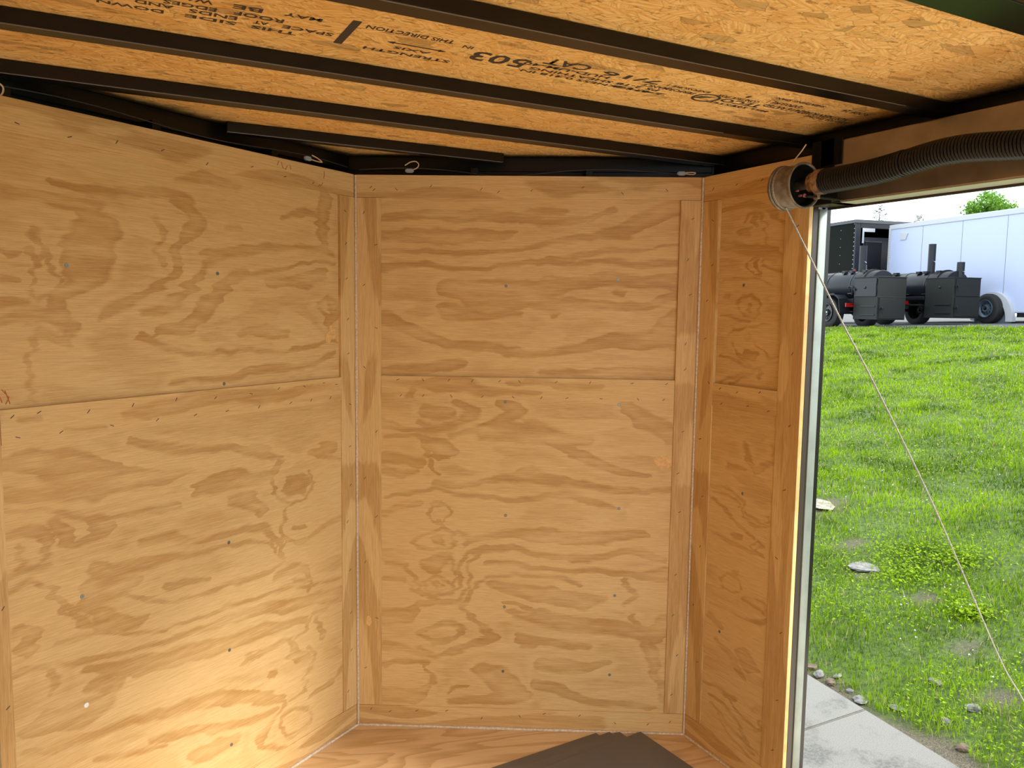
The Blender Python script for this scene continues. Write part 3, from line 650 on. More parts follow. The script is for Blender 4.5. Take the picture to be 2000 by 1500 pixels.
# ceiling: one board deck, with an overspray distance attribute
foot2 = [(-0.35, -2.5), (1.965, -2.5), (1.965, 2.185), (0.82, 2.845), (-0.35, 2.18)]
nx, ny = 120, 270
xs = np.linspace(-0.35, 1.99, nx); ys = np.linspace(-1.3, 2.86, ny)
X, Y = np.meshgrid(xs, ys, indexing='ij')
def side(P, Q, X, Y):
    dx, dy = Q[0] - P[0], Q[1] - P[1]; L = math.hypot(dx, dy); return ((X - P[0]) * dy - (Y - P[1]) * dx) / L
e1 = -side(WFR.pt(0, .095, 0), WFR.pt(1.2, .095, 0), X, Y); e1 = np.abs(e1)
e2 = np.abs(side(WLF.pt(0, .085, 0), WLF.pt(1.2, .085, 0), X, Y)) ; e3 = 1.955 - X
ov = np.minimum(np.minimum(e1, e2) , e3)
idx = np.arange(nx * ny).reshape(nx, ny)
inside = (side(foot2[2], foot2[3], X, Y) < 0.03) & (side(foot2[3], foot2[4], X, Y) < 0.03) if False else np.ones_like(X, bool)
fy = np.where(X < 0.82, 2.18 + (X + 0.35) / 1.17 * 0.68, 2.86 - (X - 0.82) / 1.17 * 0.68)
Yc = np.minimum(Y, fy)
co = np.stack([X.ravel(), Yc.ravel(), np.full(X.size, ZC)], 1)
q = np.stack([idx[:-1, :-1], idx[:-1, 1:], idx[1:, 1:], idx[1:, :-1]], -1).reshape(-1, 4)
keep = (Y[:-1, :-1] < fy[:-1, :-1] + .03).ravel(); q = q[keep]
me = bpy.data.meshes.new('ceiling'); me.from_pydata(co.tolist(), [], q.tolist()); me.update()
at = me.attributes.new('overspray', 'FLOAT', 'POINT')
e1c = np.abs(side(WFR.pt(0, .095, 0), WFR.pt(1.2, .095, 0), X, Yc)); e2c = np.abs(side(WLF.pt(0, .085, 0), WLF.pt(1.2, .085, 0), X, Yc))
at.data.foreach_set('value', np.minimum(np.minimum(e1c, e2c), np.maximum(1.955 - X, 0)).ravel().astype(np.float32))
ceiling = link('ceiling', me, None, M['osb']); ceiling['kind'] = 'structure'
sol = ceiling.modifiers.new('thickness', 'SOLIDIFY'); sol.thickness = 0.012; sol.offset = -1
mb = MB(); mb.prism([(x * 1.0, y) for x, y in foot], ZC + 0.014, ZC + 0.04); rs = mb.build('roof_skin', M['black'], ceiling)

# printing on the ceiling boards (reads from below, upside down to the camera)
stamp_col = []
def stamp(text, x_start, x_end, y, h, name='printed_lettering', bold=0.0):
    cu = bpy.data.curves.new('t', 'FONT'); cu.body = text; cu.size = 1.0; cu.offset = 0.018; cu.resolution_u = 2
    ob = bpy.data.objects.new('t', cu); C.objects.link(ob)
    dg = bpy.context.evaluated_depsgraph_get(); me = bpy.data.meshes.new_from_object(ob.evaluated_get(dg))
    bpy.data.objects.remove(ob); bpy.data.curves.remove(cu)
    n = len(me.vertices); c = np.zeros(n * 3); me.vertices.foreach_get('co', c); c = c.reshape(-1, 3)
    c[:, 0] -= c[:, 0].min(); wd = c[:, 0].max(); c[:, 1] -= c[:, 1].min(); hh = c[:, 1].max()
    out = np.stack([x_start - c[:, 0] / wd * (x_start - x_end), y - h / 2 + c[:, 1] / hh * h, np.full(n, ZC - 0.0006)], 1)
    me.vertices.foreach_set('co', out.ravel().astype(np.float32)); me.update()
    me.name = name; me.materials.clear(); me.materials.append(M['ink'])
    o = bpy.data.objects.new(name, me); C.objects.link(o); o.parent = ceiling
    return o
T = [('THIS', .372, .285, 1.641, .017), ('SIDE', .258, .166, 1.642, .017), ('DOWN', .13, .02, 1.644, .017),
     ('SPACE', .437, .338, 1.609, .019), ('AT', .312, .285, 1.612, .017), ('ENDS', .255, .170, 1.612, .019), ('AND', .145, .08, 1.612, .017),
     ('ROOF', .335, .245, 1.582, .021), ('EDGES', .215, .125, 1.586, .019), ('1/8', .10, .04, 1.585, .019),
     ('MAY', .398, .327, 1.541, .018), ('BE', .290, .238, 1.548, .021), ('WALL', .205, .13, 1.552, .02),
     ('STRENGTH', .706, .512, 1.650, .017), ('AXIS', .648, .566, 1.617, .015), ('THIS DIRECTION', .665, .481, 1.528, .020), ('IN', .712, .690, 1.540, .016),
     ('503', .862, .728, 1.580, .060), ('7/16', 1.205, 1.040, 1.545, .030), ('CAT', 1.000, .886, 1.535, .040),
     ('HUD-UM-40', 1.075, .850, 1.571, .018), ('PS 2-18 SHEATHING', 1.24, .880, 1.598, .017), ('THICKNESS 0.418 IN.', 1.225, .86, 1.622, .015),
     ('PERFORMANCE', 1.335, 1.175, 1.575, .017), ('24/16', 1.28, 1.12, 1.620, .015), ('EXPOSURE 1', 1.36, 1.23, 1.548, .013),
     ('CONSTRUCTION', 1.53, 1.395, 1.555, .018), ('TECO', 1.565, 1.43, 1.583, .028), ('TESTED', 1.53, 1.40, 1.612, .014), ('SHEATHING SPAN', 1.71, 1.54, 1.500, .014),
     ('EXPOSURE 1', 1.66, 1.545, 1.535, .020), ('24/16 RATED', 1.70, 1.56, 1.565, .022), ('MILL 503', 1.62, 1.50, 1.613, .015),
     ('NORTHERN BOARD', 1.88, 1.69, 1.568, .026), ('SIZED FOR SPACING', 1.91, 1.74, 1.592, .016), ('ROOF 24', 1.88, 1.78, 1.500, .020), ('1', 1.475, 1.465, 1.528, .014)]
for tx, xs_, xe, y_, h_ in T: stamp(tx, xs_, xe, y_, h_)
mb = MB(); mb.box(.449, .466, 1.508, 1.652, ZC - .0008, ZC - .0004); mb.build('printed_bar', M['ink'], ceiling)
mb = MB(); mb.box(.556, .660, 1.5885, 1.5925, ZC - .0008, ZC - .0004)
for sx, x in ((-1, .543), (1, .673)):
    mb.prism([(x, 1.5905), (x - sx * .016, 1.5975), (x - sx * .016, 1.5835)], ZC - .0008, ZC - .0004)
mb.build('printed_arrow', M['ink'], ceiling)
mb = MB()
for k in range(48):
    a0, a1 = k * math.pi / 24, (k + 1) * math.pi / 24
    P_ = lambda a, r: (1.385 + r * math.cos(a), 1.590 + r * .82 * math.sin(a))
    mb.prism([P_(a0, .040), P_(a1, .040), P_(a1, .033), P_(a0, .033)], ZC - .0008, ZC - .0004)
mb.prism([(1.40, 1.575), (1.365, 1.582), (1.350, 1.605), (1.372, 1.598)], ZC - .0008, ZC - .0004)
mb.build('printed_emblem', M['ink'], ceiling)

# roof beams (black steel, worn lower edge)
def beam(x0, x1, y0, y1, zb, label, lip=(None, None)):
    root = empty('roof_beam', (x0, y0, zb)); tag(root, label, 'beam', 'black steel roof beams')
    mb = MB(); mb.box(0, x1 - x0, 0, y1 - y0, 0, ZC - zb - .001, 0.0022); mb.build('beam', M['black'], root)
    a, b = lip if lip[0] is not None else (0.0, x1 - x0)
    mb = MB(); mb.box(a, b, -0.0007, 0.0006, -0.0007, 0.0010); mb.build('worn_edge', M['edge'], root)
    return root
beam(.36, 1.275, 2.493, 2.530, 2.050, 'short black roof beam ending above the middle wall', (0, .91))
b1 = beam(-.23, 1.950, 2.130, 2.175, 2.050, 'black roof beam running into the corner between middle and right walls')
mb = MB(); mb.box(0, 2.18, 0.045, 0.050, 0.006, 0.030); mb.box(0, 2.18, 0.050, 0.085, 0.008, 0.012); mb.build('flange', M['black'], b1)
beam(-.23, 1.950, 1.757, 1.800, 2.050, 'black roof beam second from the far end, ending beside the cable drum', (0, 1.83))
beam(-.23, 1.950, 1.306, 1.356, 2.050, 'black roof beam between the stamped boards and the plain boards', (0.3, 2.0))
beam(-.23, 1.950, 0.795, 0.880, 2.048, 'nearest black roof beam, reflecting green at the upper right', (0, .02))

# top rails of the frame (part of the shell)
def rail(W, u0, u1, d0, d1, z0, z1): return trim(W, M['black'], u0, u1, d0, d1, z0, z1, bev=0.002)
rail(WLF, -.075, 1.30, 0.085, 0.10, 2.030, ZC - .001); rail(WFR, -.075, 1.25, 0.095, 0.0999, 2.030, ZC - .001)
rail(WRT, -.06, 3.0, 0.098, 0.125, 2.025, ZC - .001)
for W, us in ((WLF, (.33, .74, 1.12)), (WFR, (.40, .80))):
    for u in us: rail(W, u, u + .025, .02, .0995, 1.86, 2.03)
# left side wall and the rest of the shell behind the camera
def shell(name, x0, x1, y0, y1, z0, z1, mat, kind='structure'):
    mb = MB(); mb.box(x0, x1, y0, y1, z0, z1); o = mb.build(name, mat); o['kind'] = kind; return o
shell('wall_side', -.36, -.2302, -1.3, 2.08, -0.03, 2.075, M['board_h'])
shell('wall_rear_right', 1.857, 1.98, -1.3, -0.82, 0.0, 2.02, M['board_h'])

# ---------------------------------------------------------------- side doorway
shell('trim_91', 1.8725, 1.893, 1.664, 1.70, 0.0, 1.86, M['darktrim'])
shell('trim_92', 1.8725, 1.95, 1.7, 1.73, 0.0, 1.86, M['darktrim'])
mb = MB()
mb.box(1.8945, 1.928, 1.660, 1.699, -0.03, 1.848, 0.004); mb.box(1.928, 1.936, 1.668, 1.699, -0.03, 1.848, 0.002)
o = mb.build('trim_93', M['galv'], smooth=True); o['kind'] = 'structure'; o['label'] = 'silver metal door jamb between the plywood edge and the lawn'
shell('trim_94', 1.858, 1.935, 1.56, 1.6635, 1.853, 1.884, M['darktrim'])
hd = empty('door_header', (1.856, -0.8, 1.855)); tag(hd, 'bronze box beam over the side doorway, behind the long spring', 'beam')
mb = MB(); mb.box(0.002, 0.070, 0, 2.392, 0.0, 0.171, 0.003); mb.build('box_beam', M['header'], hd)
mb = MB(); mb.box(0.004, 0.070, 0.0, 2.390, -0.002, 0.0); mb.build('bottom_plate', M['soffit'], hd)
mb = MB(); mb.box(0.070, 0.080, 0.0, 2.46, -0.008, 0.17); mb.box(0.068, 0.128, 0.0, 2.50, 0.160, 0.1695); mb.build('outer_lip', M['darktrim'], hd)
mb = MB(); mb.box(-0.003, 0.0015, 2.385, 2.463, 0.075, 0.178, 0.001); mb.box(-0.003, 0.0015, 2.36, 2.43, 0.105, 0.178, 0.001); mb.box(-.002, .068, 2.393, 2.463, 0.0, .178); mb.build('end_plate', M['matblack'], hd)

# spring
SX, SZ, SY = 1.75, 1.897, 1.535
sp = empty('counterbalance_spring', (SX, SY, SZ)); tag(sp, 'long black coil spring stretched along the header over the doorway', 'spring')
spring_bow = lambda y: 0.022 * math.exp(-((-y - .37) / .15) ** 2) + 0.006 * math.exp(-((-y - .95) / .2) ** 2)
mb = MB(); pts = []; Ls = 1.75; turns = 215; R_ = 0.0285
for i in range(turns * 12 + 1):
    a = i / 12 * 2 * math.pi; y = -Ls * i / (turns * 12)
    sag = spring_bow(y)
    rr = R_ * (1.06 if -y < .25 else 1.0)
    pts.append((rr * math.cos(a), y, sag + rr * math.sin(a)))
mb.tube(pts, 0.0040, 5); mb.build('coil', M['springblack'], sp, smooth=True)
mb = MB(); mb.tube([(0, -.004 - 1.74 * k / 60, spring_bow(-1.74 * k / 60)) for k in range(61)], .0235, 16); mb.build('core_tube', M['darktrim'], sp, smooth=True)
mb = MB(); mb.lathe([(-.035, 0.0), (-.035, .022), (-.03, .028), (-.012, .029), (-.010, .034), (.012, .034), (.014, .027), (.03, .026), (.03, 0)], (0, 0.0, 0), (0, -1, 0), 28)
mb.box(-.006, .006, .004, .020, -.045, -.025, .002); mb.build('end_plug', M['rust'], sp, smooth=True)
# bracket that carries the shaft
br = empty('shaft_bracket', (1.853, 1.56, 1.86)); tag(br, 'dark angled bracket between cable drum and header', 'bracket')
mb = MB(); mb.box(-.120, 0, 0.005, 0.008, 0.0, 0.055, .0006); mb.build('web_plate', M['matblack'], br)
mb = MB(); mb.box(-.140, 0, -0.020, 0.006, -0.003, 0.0, .0006); mb.build('bottom_flange', M['matblack'], br)
mb = MB(); mb.lathe([(0, 0), (0, .005), (.004, .006), (.004, 0)], (-.14, -.002, -.0), (0, -1, 0), 6); mb.build('bolt', M['red'], br)
# drum
dr = empty('cable_drum', (SX, 1.588, SZ - .002)); tag(dr, 'grey cable drum in the upper corner, wound with wire rope', 'drum')
mb = MB()
prof = [(0.030, .014), (0.030, .050), (0.002, .0575), (0.0, .060), (0.001, .0632), (0.005, .0638), (0.0075, .0620), (0.008, .056)]
for k in range(14):
    t = .010 + k * .0040; prof += [(t, .0570), (t + .0012, .0582), (t + .0028, .0582), (t + .0036, .0570)]
prof += [(0.070, .056), (0.0705, .062), (0.072, .0636), (0.078, .0636), (0.080, .062), (0.080, .050), (.074, .048), (.074, .018), (.080, .016), (.080, 0)]
mb.lathe(prof, (0, 0, 0), (0, 1, 0), 56);
mb.build('drum_body', M['drum'], dr, smooth=True)
mb = MB(); mb.lathe([(.0285, .014), (.0285, .0485), (.004, .0560)], (0, 0, 0), (0, 1, 0), 40); mb.build('recess_shade', M['matblack'], dr, smooth=True)  # black lining: shade inside the drum's hollow end, put in as colour
mb = MB()
pts = []
for i in range(2 * 40 + 1):
    a = i / 40 * 2 * math.pi; pts.append((.0595 * math.cos(a), .0665 - .0035 * i / 40, .0595 * math.sin(a)))
mb.tube(pts, .0017, 6); mb.build('cable_winding', M['wirerope'], dr, smooth=True)
mb = MB(); mb.lathe([(-.004, 0), (-.004, .0035), (.004, .0035), (.004, 0)], (-.018, 0, -.030), (0, 1, 0), 6); mb.lathe([(-.004, 0), (-.004, .003), (.004, .003), (.004, 0)], (-.030, 0, -.018), (0, 1, 0), 6); mb.build('set_screws', M['red'], dr)
mb = MB(); mb.lathe([(-.05, 0), (-.05, .012), (.13, .012), (.13, 0)], (0, 0, 0), (0, 1, 0), 14); mb.build('shaft', M['steel'], dr, smooth=True)
# hanging wire above the drum
mb = MB(); mb.tube([(1.752, 1.645, 1.955), (1.757, 1.634, 1.975), (1.765, 1.620, 1.995), (1.772, 1.612, 2.012)], .0018, 6)
o = mb.build('loose_wire', M['tanwire'], smooth=True); tag(o, 'short tan wire rising behind the cable drum to the roof beam', 'wire')
# lift cable down to the lowered ramp
cab = [(1.735, 1.640, 1.838), (1.954, 1.62, 1.531), (2.105, 1.62, 1.351), (2.446, 1.62, 0.922), (2.893, 1.62, 0.301), (3.083, 1.62, 0.080), (3.40, 1.60, -0.33)]
cp = []
for i in range(len(cab) - 1):
    p0 = Vector(cab[max(i - 1, 0)]); p1 = Vector(cab[i]); p2 = Vector(cab[i + 1]); p3 = Vector(cab[min(i + 2, len(cab) - 1)])
    for k in range(10):
        t = k / 10; cp.append(0.5 * ((2 * p1) + (p2 - p0) * t + (2 * p0 - 5 * p1 + 4 * p2 - p3) * t * t + (3 * p1 - p0 - 3 * p2 + p3) * t ** 3))
cp.append(Vector(cab[-1]))
mb = MB(); mb.tube(cp, 0.0026, 8); o = mb.build('lift_cable', M['wirerope'], smooth=True); tag(o, 'thin grey wire rope running from the drum out over the lawn', 'cable')
# lowered ramp door, outside the frame to the lower right
rm = MB(); Mr = Matrix.Translation((1.995, 0, -0.01)) @ Matrix.Rotation(math.radians(14), 4, 'Y')
rm.box(0, 1.80, -0.72, 1.575, -0.045, 0.0, .004, Mr); M['ramp'] = simple('pale_ramp_boards', (.78, .66, .50, 1), .7, 0, .08, 4); ramp = rm.build('door_1', M['ramp']); ramp['kind'] = 'structure'

# ---------------------------------------------------------------- wiring clips on the wall tops
def connector(W, u, z, label, loop, clip=True):
    p = W.pt(u, .012, z); root = empty('wire_connector', p, W.rz); tag(root, label, 'wire connector', 'wire connectors above the walls')
    if clip:
        mb = MB(); mb.box(-.011, .011, -.005, .005, -.007, .007, .002); mb.box(-.015, .015, -.003, .003, -.004, .004, .001); mb.build('clip', M['plastic'], root)
    mb = MB(); mb.tube([(x, 0, zz) for x, zz in loop], .0019, 6); mb.build('wire_loop', M['tanwire'], root, smooth=True)
def arc(pts, n=6):
    V = [Vector((x, 0, z)) for x, z in pts]; out = []
    for i in range(len(V) - 1):
        p0, p1, p2, p3 = V[max(i - 1, 0)], V[i], V[i + 1], V[min(i + 2, len(V) - 1)]
        for k in range(n):
            t = k / n; q = 0.5 * ((2 * p1) + (p2 - p0) * t + (2 * p0 - 5 * p1 + 4 * p2 - p3) * t * t + (3 * p1 - p0 - 3 * p2 + p3) * t ** 3); out.append((q.x, q.z))
    out.append((V[-1].x, V[-1].z)); return out
connector(WFR, .188, 2.016, 'grey clip with an upright tan wire loop on the left of the middle wall top', arc([(.008, .002), (.026, .010), (.032, .022), (.022, .032), (.004, .030), (-.010, .022), (-.016, .018)]))
connector(WFR, 1.128, 2.014, 'grey clip with a flat tan wire loop on the right of the middle wall top', arc([(.010, .0), (.038, -.003), (.048, .002), (.036, .004), (.010, .003)]))
connector(WLF, .212, 2.020, 'grey clip with a tan wire at the far end of the left wall top', arc([(-.01, 0), (-.04, -.002), (-.065, -.001), (-.045, .008), (-.02, .014)]))
connector(WLF, 1.163, 2.012, 'round tan wire loop at the near end of the left wall top', arc([(.03, -.010), (.0, -.015), (-.018, -.008), (-.022, .010), (-.004, .018), (.03, .014)]), False)

mb = MB(); mb.tube([WFR.pt(u, .016, 2.018 + .008 * math.sin(u * 9) - .010 * math.exp(-((u - .52) / .12) ** 2)) for u in np.linspace(.01, 1.19, 50)], .0013, 5)
o = mb.build('lighting_wire', M['dkwire'], smooth=True); tag(o, 'thin dark wire drooping along the top of the middle wall', 'wire')
mb = MB(); mb.tube([WLF.pt(u, .016, 2.022 + .008 * math.sin(u * 8)) for u in np.linspace(.02, 1.2, 50)], .0013, 5)
o = mb.build('lighting_wire', M['dkwire'], smooth=True); tag(o, 'thin dark wire running along the top of the left wall', 'wire')

# ---------------------------------------------------------------- stack of sheets fanned out on the floor
spec = [(1.572, 2.276, 'lowest sheet of the dark stack, its corner farthest left'), (1.617, 2.256, 'second sheet up in the dark stack, its corner second from the left'),
        (1.648, 2.236, 'third sheet up in the dark stack, its corner second from the right'), (1.715, 2.199, 'topmost sheet of the dark stack, its corner farthest right')]
for i, (x, y, lb) in enumerate(spec):
    mb = MB(); mb.box(-1.22, 0, -1.6, 0, 0, 0.0022, .0004)
    o = mb.build('metal_sheet', M['sheet']); o.location = (x, y, 0.0006 + i * 0.0024); o.rotation_euler = (0, 0, math.radians(3.4 if i == 0 else 4.6))
    tag(o, lb, 'sheet', 'dark sheets fanned out on the floor')
# ================================================================ OUTSIDE
def gz(x, y):
    x = np.asarray(x, float); y = np.asarray(y, float)
    dy = np.clip(13.5 - y, -6, 8)
    xc = 15.5 + .25 * dy; zc = 1.18 + .035 * dy
    t = np.clip((x - 3.62) / (xc - 3.62), 0, 1)
    z = -.59 + (zc + .59) * (t + .10 * t * (1 - t))
    z = z + np.clip(x - xc, 0, 14) * .030
    z = z + .018 * np.sin(x * 1.7 + y * .9) * np.clip(t * 4, 0, 1) * (t < 1)
    return np.where(x < 3.62, -.59, z)
def crest(y): return 15.5 + .25 * np.clip(13.5 - y, -6, 8)
# ground material: soil under the lawn, gravel beyond the crest
t = NT('lawn_soil'); o = t.n('TexCoord').outputs['Object']
n1 = t.noise(o, 30, 6, .7); n2 = t.noise(o, 2.0, 5, .6); n3 = t.noise(o, 160, 3, .6)
g = t.mix(t.sstep(n1, .35, .65), (0.022, 0.042, 0.003, 1), (0.075, 0.12, 0.008, 1))
s_ = t.mix(t.sstep(n3, .35, .65), (0.035, 0.028, 0.016, 1), (0.13, 0.105, 0.065, 1))
c = t.mix(t.attr('bare'), g, s_)
gv = t.mix(t.sstep(n3, .38, .62), (0.04, 0.04, 0.04, 1), (0.15, 0.145, 0.14, 1))
c = t.mix(t.attr('gravel'), c, gv)
t.set(Base_Color=c, Roughness=.9); t.bump(n1, .5, .02); M['soil'] = t.m
xs = np.concatenate([np.linspace(3.5, 8, 90), np.linspace(8.08, 24, 180), np.linspace(25, 130, 30)])
ys = np.concatenate([np.linspace(-40, -5, 15), np.linspace(-4.8, 30, 260), np.linspace(31, 120, 30)])
X, Y = np.meshgrid(xs, ys, indexing='ij'); Z = gz(X, Y)
idx = np.arange(X.size).reshape(X.shape)
q = np.stack([idx[:-1, :-1], idx[1:, :-1], idx[1:, 1:], idx[:-1, 1:]], -1).reshape(-1, 4)
me = bpy.data.meshes.new('ground'); me.from_pydata(np.stack([X.ravel(), Y.ravel(), Z.ravel()], 1).tolist(), [], q.tolist()); me.update()
me.polygons.foreach_set('use_smooth', [True] * len(me.polygons))
BARE = [(5.84, 4.96, .30, .24), (5.33, 4.18, .16, .10), (5.02, 3.82, .14, .10), (4.93, 3.29, .14, .10), (4.2, 2.35, .16, .10), (4.55, 2.75, .12, .08)]
def bare(x, y):
    b = np.zeros_like(x)
    for cx, cy, rx, ry in BARE:
        d = np.hypot((x - cx) / rx, (y - cy) / ry) + .22 * np.sin(x * 21 + cy * 7) * np.sin(y * 17)
        b = np.maximum(b, np.clip(1.5 - 1.2 * d, 0, 1))
    edge = np.clip(1 - (x - 3.62 - .06 * np.sin(y * 9) - .05 * np.sin(y * 23)) / .10, 0, 1)
    return np.maximum(b, edge)
a_ = me.attributes.new('bare', 'FLOAT', 'POINT'); a_.data.foreach_set('value', bare(X, Y).ravel().astype(np.float32))
a_ = me.attributes.new('gravel', 'FLOAT', 'POINT'); a_.data.foreach_set('value', np.clip((X - crest(Y) + .15) / .25, 0, 1).ravel().astype(np.float32))
gr = link('ground', me, None, M['soil']); gr['kind'] = 'structure'; gr['label'] = 'sloping lawn ground with gravel at the top'

# concrete walk
t = NT('weathered_concrete'); o = t.n('TexCoord').outputs['Object']
n1 = t.noise(o, 220, 4, .7); n2 = t.noise(o, 3.2, 7, .65); n3 = t.noise(o, 60, 4, .6)
c = t.mix(t.sstep(n1, .3, .7), (0.11, 0.103, 0.092, 1), (0.215, 0.203, 0.182, 1))
c = t.mix(t.math('MULTIPLY', t.sstep(n2, .50, .66), t.sstep(n3, .38, .6, .3, .85)), c, (0.075, 0.07, 0.062, 1))
t.set(Base_Color=c, Roughness=.85); t.bump(n1, .4, .002); M['conc'] = t.m
def slab(name, pts, label):
    mb = MB(); mb.prism(pts, -.66, -.55)
    bmesh.ops.bevel(mb.b, geom=[e for e in mb.b.edges if all(v.co.z > -.6 for v in e.verts)], offset=.006, segments=2, affect='EDGES')
    o = mb.build(name, M['conc']); o['kind'] = 'structure'; o['label'] = label; return o
def ex(y): return 3.552 + (y - 2.649) * .115
slab('pavement', [(-3, 2.650), (ex(2.650), 2.650), (ex(7.5), 7.5), (-3, 7.5)], 'far concrete walk slab beyond the joint')
slab('pavement', [(-3, 1.0), (ex(1.0), 1.0), (ex(2.645), 2.645), (-3, 2.645)], 'near concrete walk slab in front of the joint')
slab('pavement', [(-3, -8), (ex(-.6) - .3, -8), (ex(.99), .99), (-3, .99)], 'concrete walk slab beside the trailer floor')

# grass, as one lawn of individual blades (nobody could count it)
rs = np.random.RandomState(4)
def field(n, dmin, dmax, p):
    az = rs.uniform(math.radians(19.0), math.radians(66.0), n)   # azimuth from +x
    dd = (dmin ** (2 - p) + rs.uniform(0, 1, n) * (dmax ** (2 - p) - dmin ** (2 - p))) ** (1 / (2 - p))
    return dd * np.cos(az), dd * np.sin(az), dd
def blades(N, name, lab, hmin, hmax, wid, col_mats, dmin, dmax, p, bend=.5):
    x, y, d = field(N, dmin, dmax, p)
    k = (x > 3.64) & (x < crest(y) + .05) & (rs.uniform(0, 1, N) > bare(x, y) * .93)
    clump = np.sin(x * 3.1 + 2 * np.sin(y * 2.3)) * np.sin(y * 3.7 + 1.3 * np.sin(x * 1.9))
    k &= (rs.uniform(0, 1, N) < .45 + .9 * vnoise(x * 6, y * 6, 8))
    x, y, d, clump = x[k], y[k], d[k], clump[k]; n = len(x); z = gz(x, y) - .004
    h = rs.uniform(hmin, hmax, n) * (1 + .35 * clump) ; a = rs.uniform(0, 2 * math.pi, n)
    wv = wid * (.7 + .6 * rs.uniform(0, 1, n)) * np.clip(d / 5.5, .8, 3.2)
    lean = rs.uniform(.15, 1.0, n) * bend * h * 1.6; la = rs.uniform(0, 2 * math.pi, n)
    dx, dy = np.cos(a) * wv / 2, np.sin(a) * wv / 2
    v0 = np.stack([x - dx, y - dy, z], 1); v1 = np.stack([x + dx, y + dy, z], 1)
    mx, my = x + np.cos(la) * lean * .35, y + np.sin(la) * lean * .35
    v2 = np.stack([mx + dx * .8, my + dy * .8, z + h * .62], 1); v3 = np.stack([mx - dx * .8, my - dy * .8, z + h * .62], 1)
    v4 = np.stack([x + np.cos(la) * lean, y + np.sin(la) * lean, z + h * .95], 1)
    co = np.stack([v0, v1, v2, v3, v4], 1).reshape(-1, 3)
    b = np.arange(n) * 5
    quads = np.stack([b, b + 1, b + 2, b + 3], 1); tris = np.stack([b + 3, b + 2, b + 4], 1)
    me = bpy.data.meshes.new(name); me.vertices.add(len(co)); me.vertices.foreach_set('co', co.astype(np.float32).ravel())
    lv = np.concatenate([quads.ravel(), tris.ravel()]).astype(np.int32)
    me.loops.add(len(lv)); me.loops.foreach_set('vertex_index', lv)
    ls = np.concatenate([np.arange(n) * 4, 4 * n + np.arange(n) * 3]).astype(np.int32)
    me.polygons.add(2 * n); me.polygons.foreach_set('loop_start', ls); me.update(calc_edges=True)
    tint = np.clip(rs.normal(.50, .22, n) + .9 * (vnoise(x * 2.2, y * 2.2, 5) - .5) + .6 * (vnoise(x * 7, y * 7, 6) - .5) + .12 * np.clip((d - 6) / 8, 0, 1), 0, 1)
    at = me.attributes.new('tint', 'FLOAT', 'POINT'); at.data.foreach_set('value', np.repeat(tint, 5).astype(np.float32))
    dry = (rs.uniform(0, 1, n) < .06).astype(np.float32); at = me.attributes.new('dry', 'FLOAT', 'POINT'); at.data.foreach_set('value', np.repeat(dry, 5))
    ob = link(name, me, None, col_mats); tag(ob, lab, 'grass', None, 'stuff'); return ob
def leafmat(name, a, b):
    t = NT(name); c = t.mix(t.attr('tint'), a, b); c = t.mix(t.attr('dry'), c, (0.42, 0.36, 0.16, 1))
    t.set(Base_Color=c, Roughness=.65); t.p.inputs['Specular IOR Level'].default_value = .08
    tr = t.n('BsdfTranslucent'); t.lk(c, tr.inputs['Color']); ms = t.n('MixShader'); ms.inputs[0].default_value = .35
    t.lk(t.p.outputs[0], ms.inputs[1]); t.lk(tr.outputs[0], ms.inputs[2]); t.lk(ms.outputs[0], t.out.inputs[0]); return t.m
M['grass'] = leafmat('grass_blade', (0.035, 0.085, 0.004, 1), (0.26, 0.42, 0.006, 1))
M['clover'] = leafmat('clover_leaf', (0.07, 0.15, 0.004, 1), (0.29, 0.42, 0.010, 1))
blades(330000, 'lawn_grass', 'bright green mown grass covering the slope outside the doorway', .022, .060, .0045, M['grass'], 3.9, 24, 1.15)

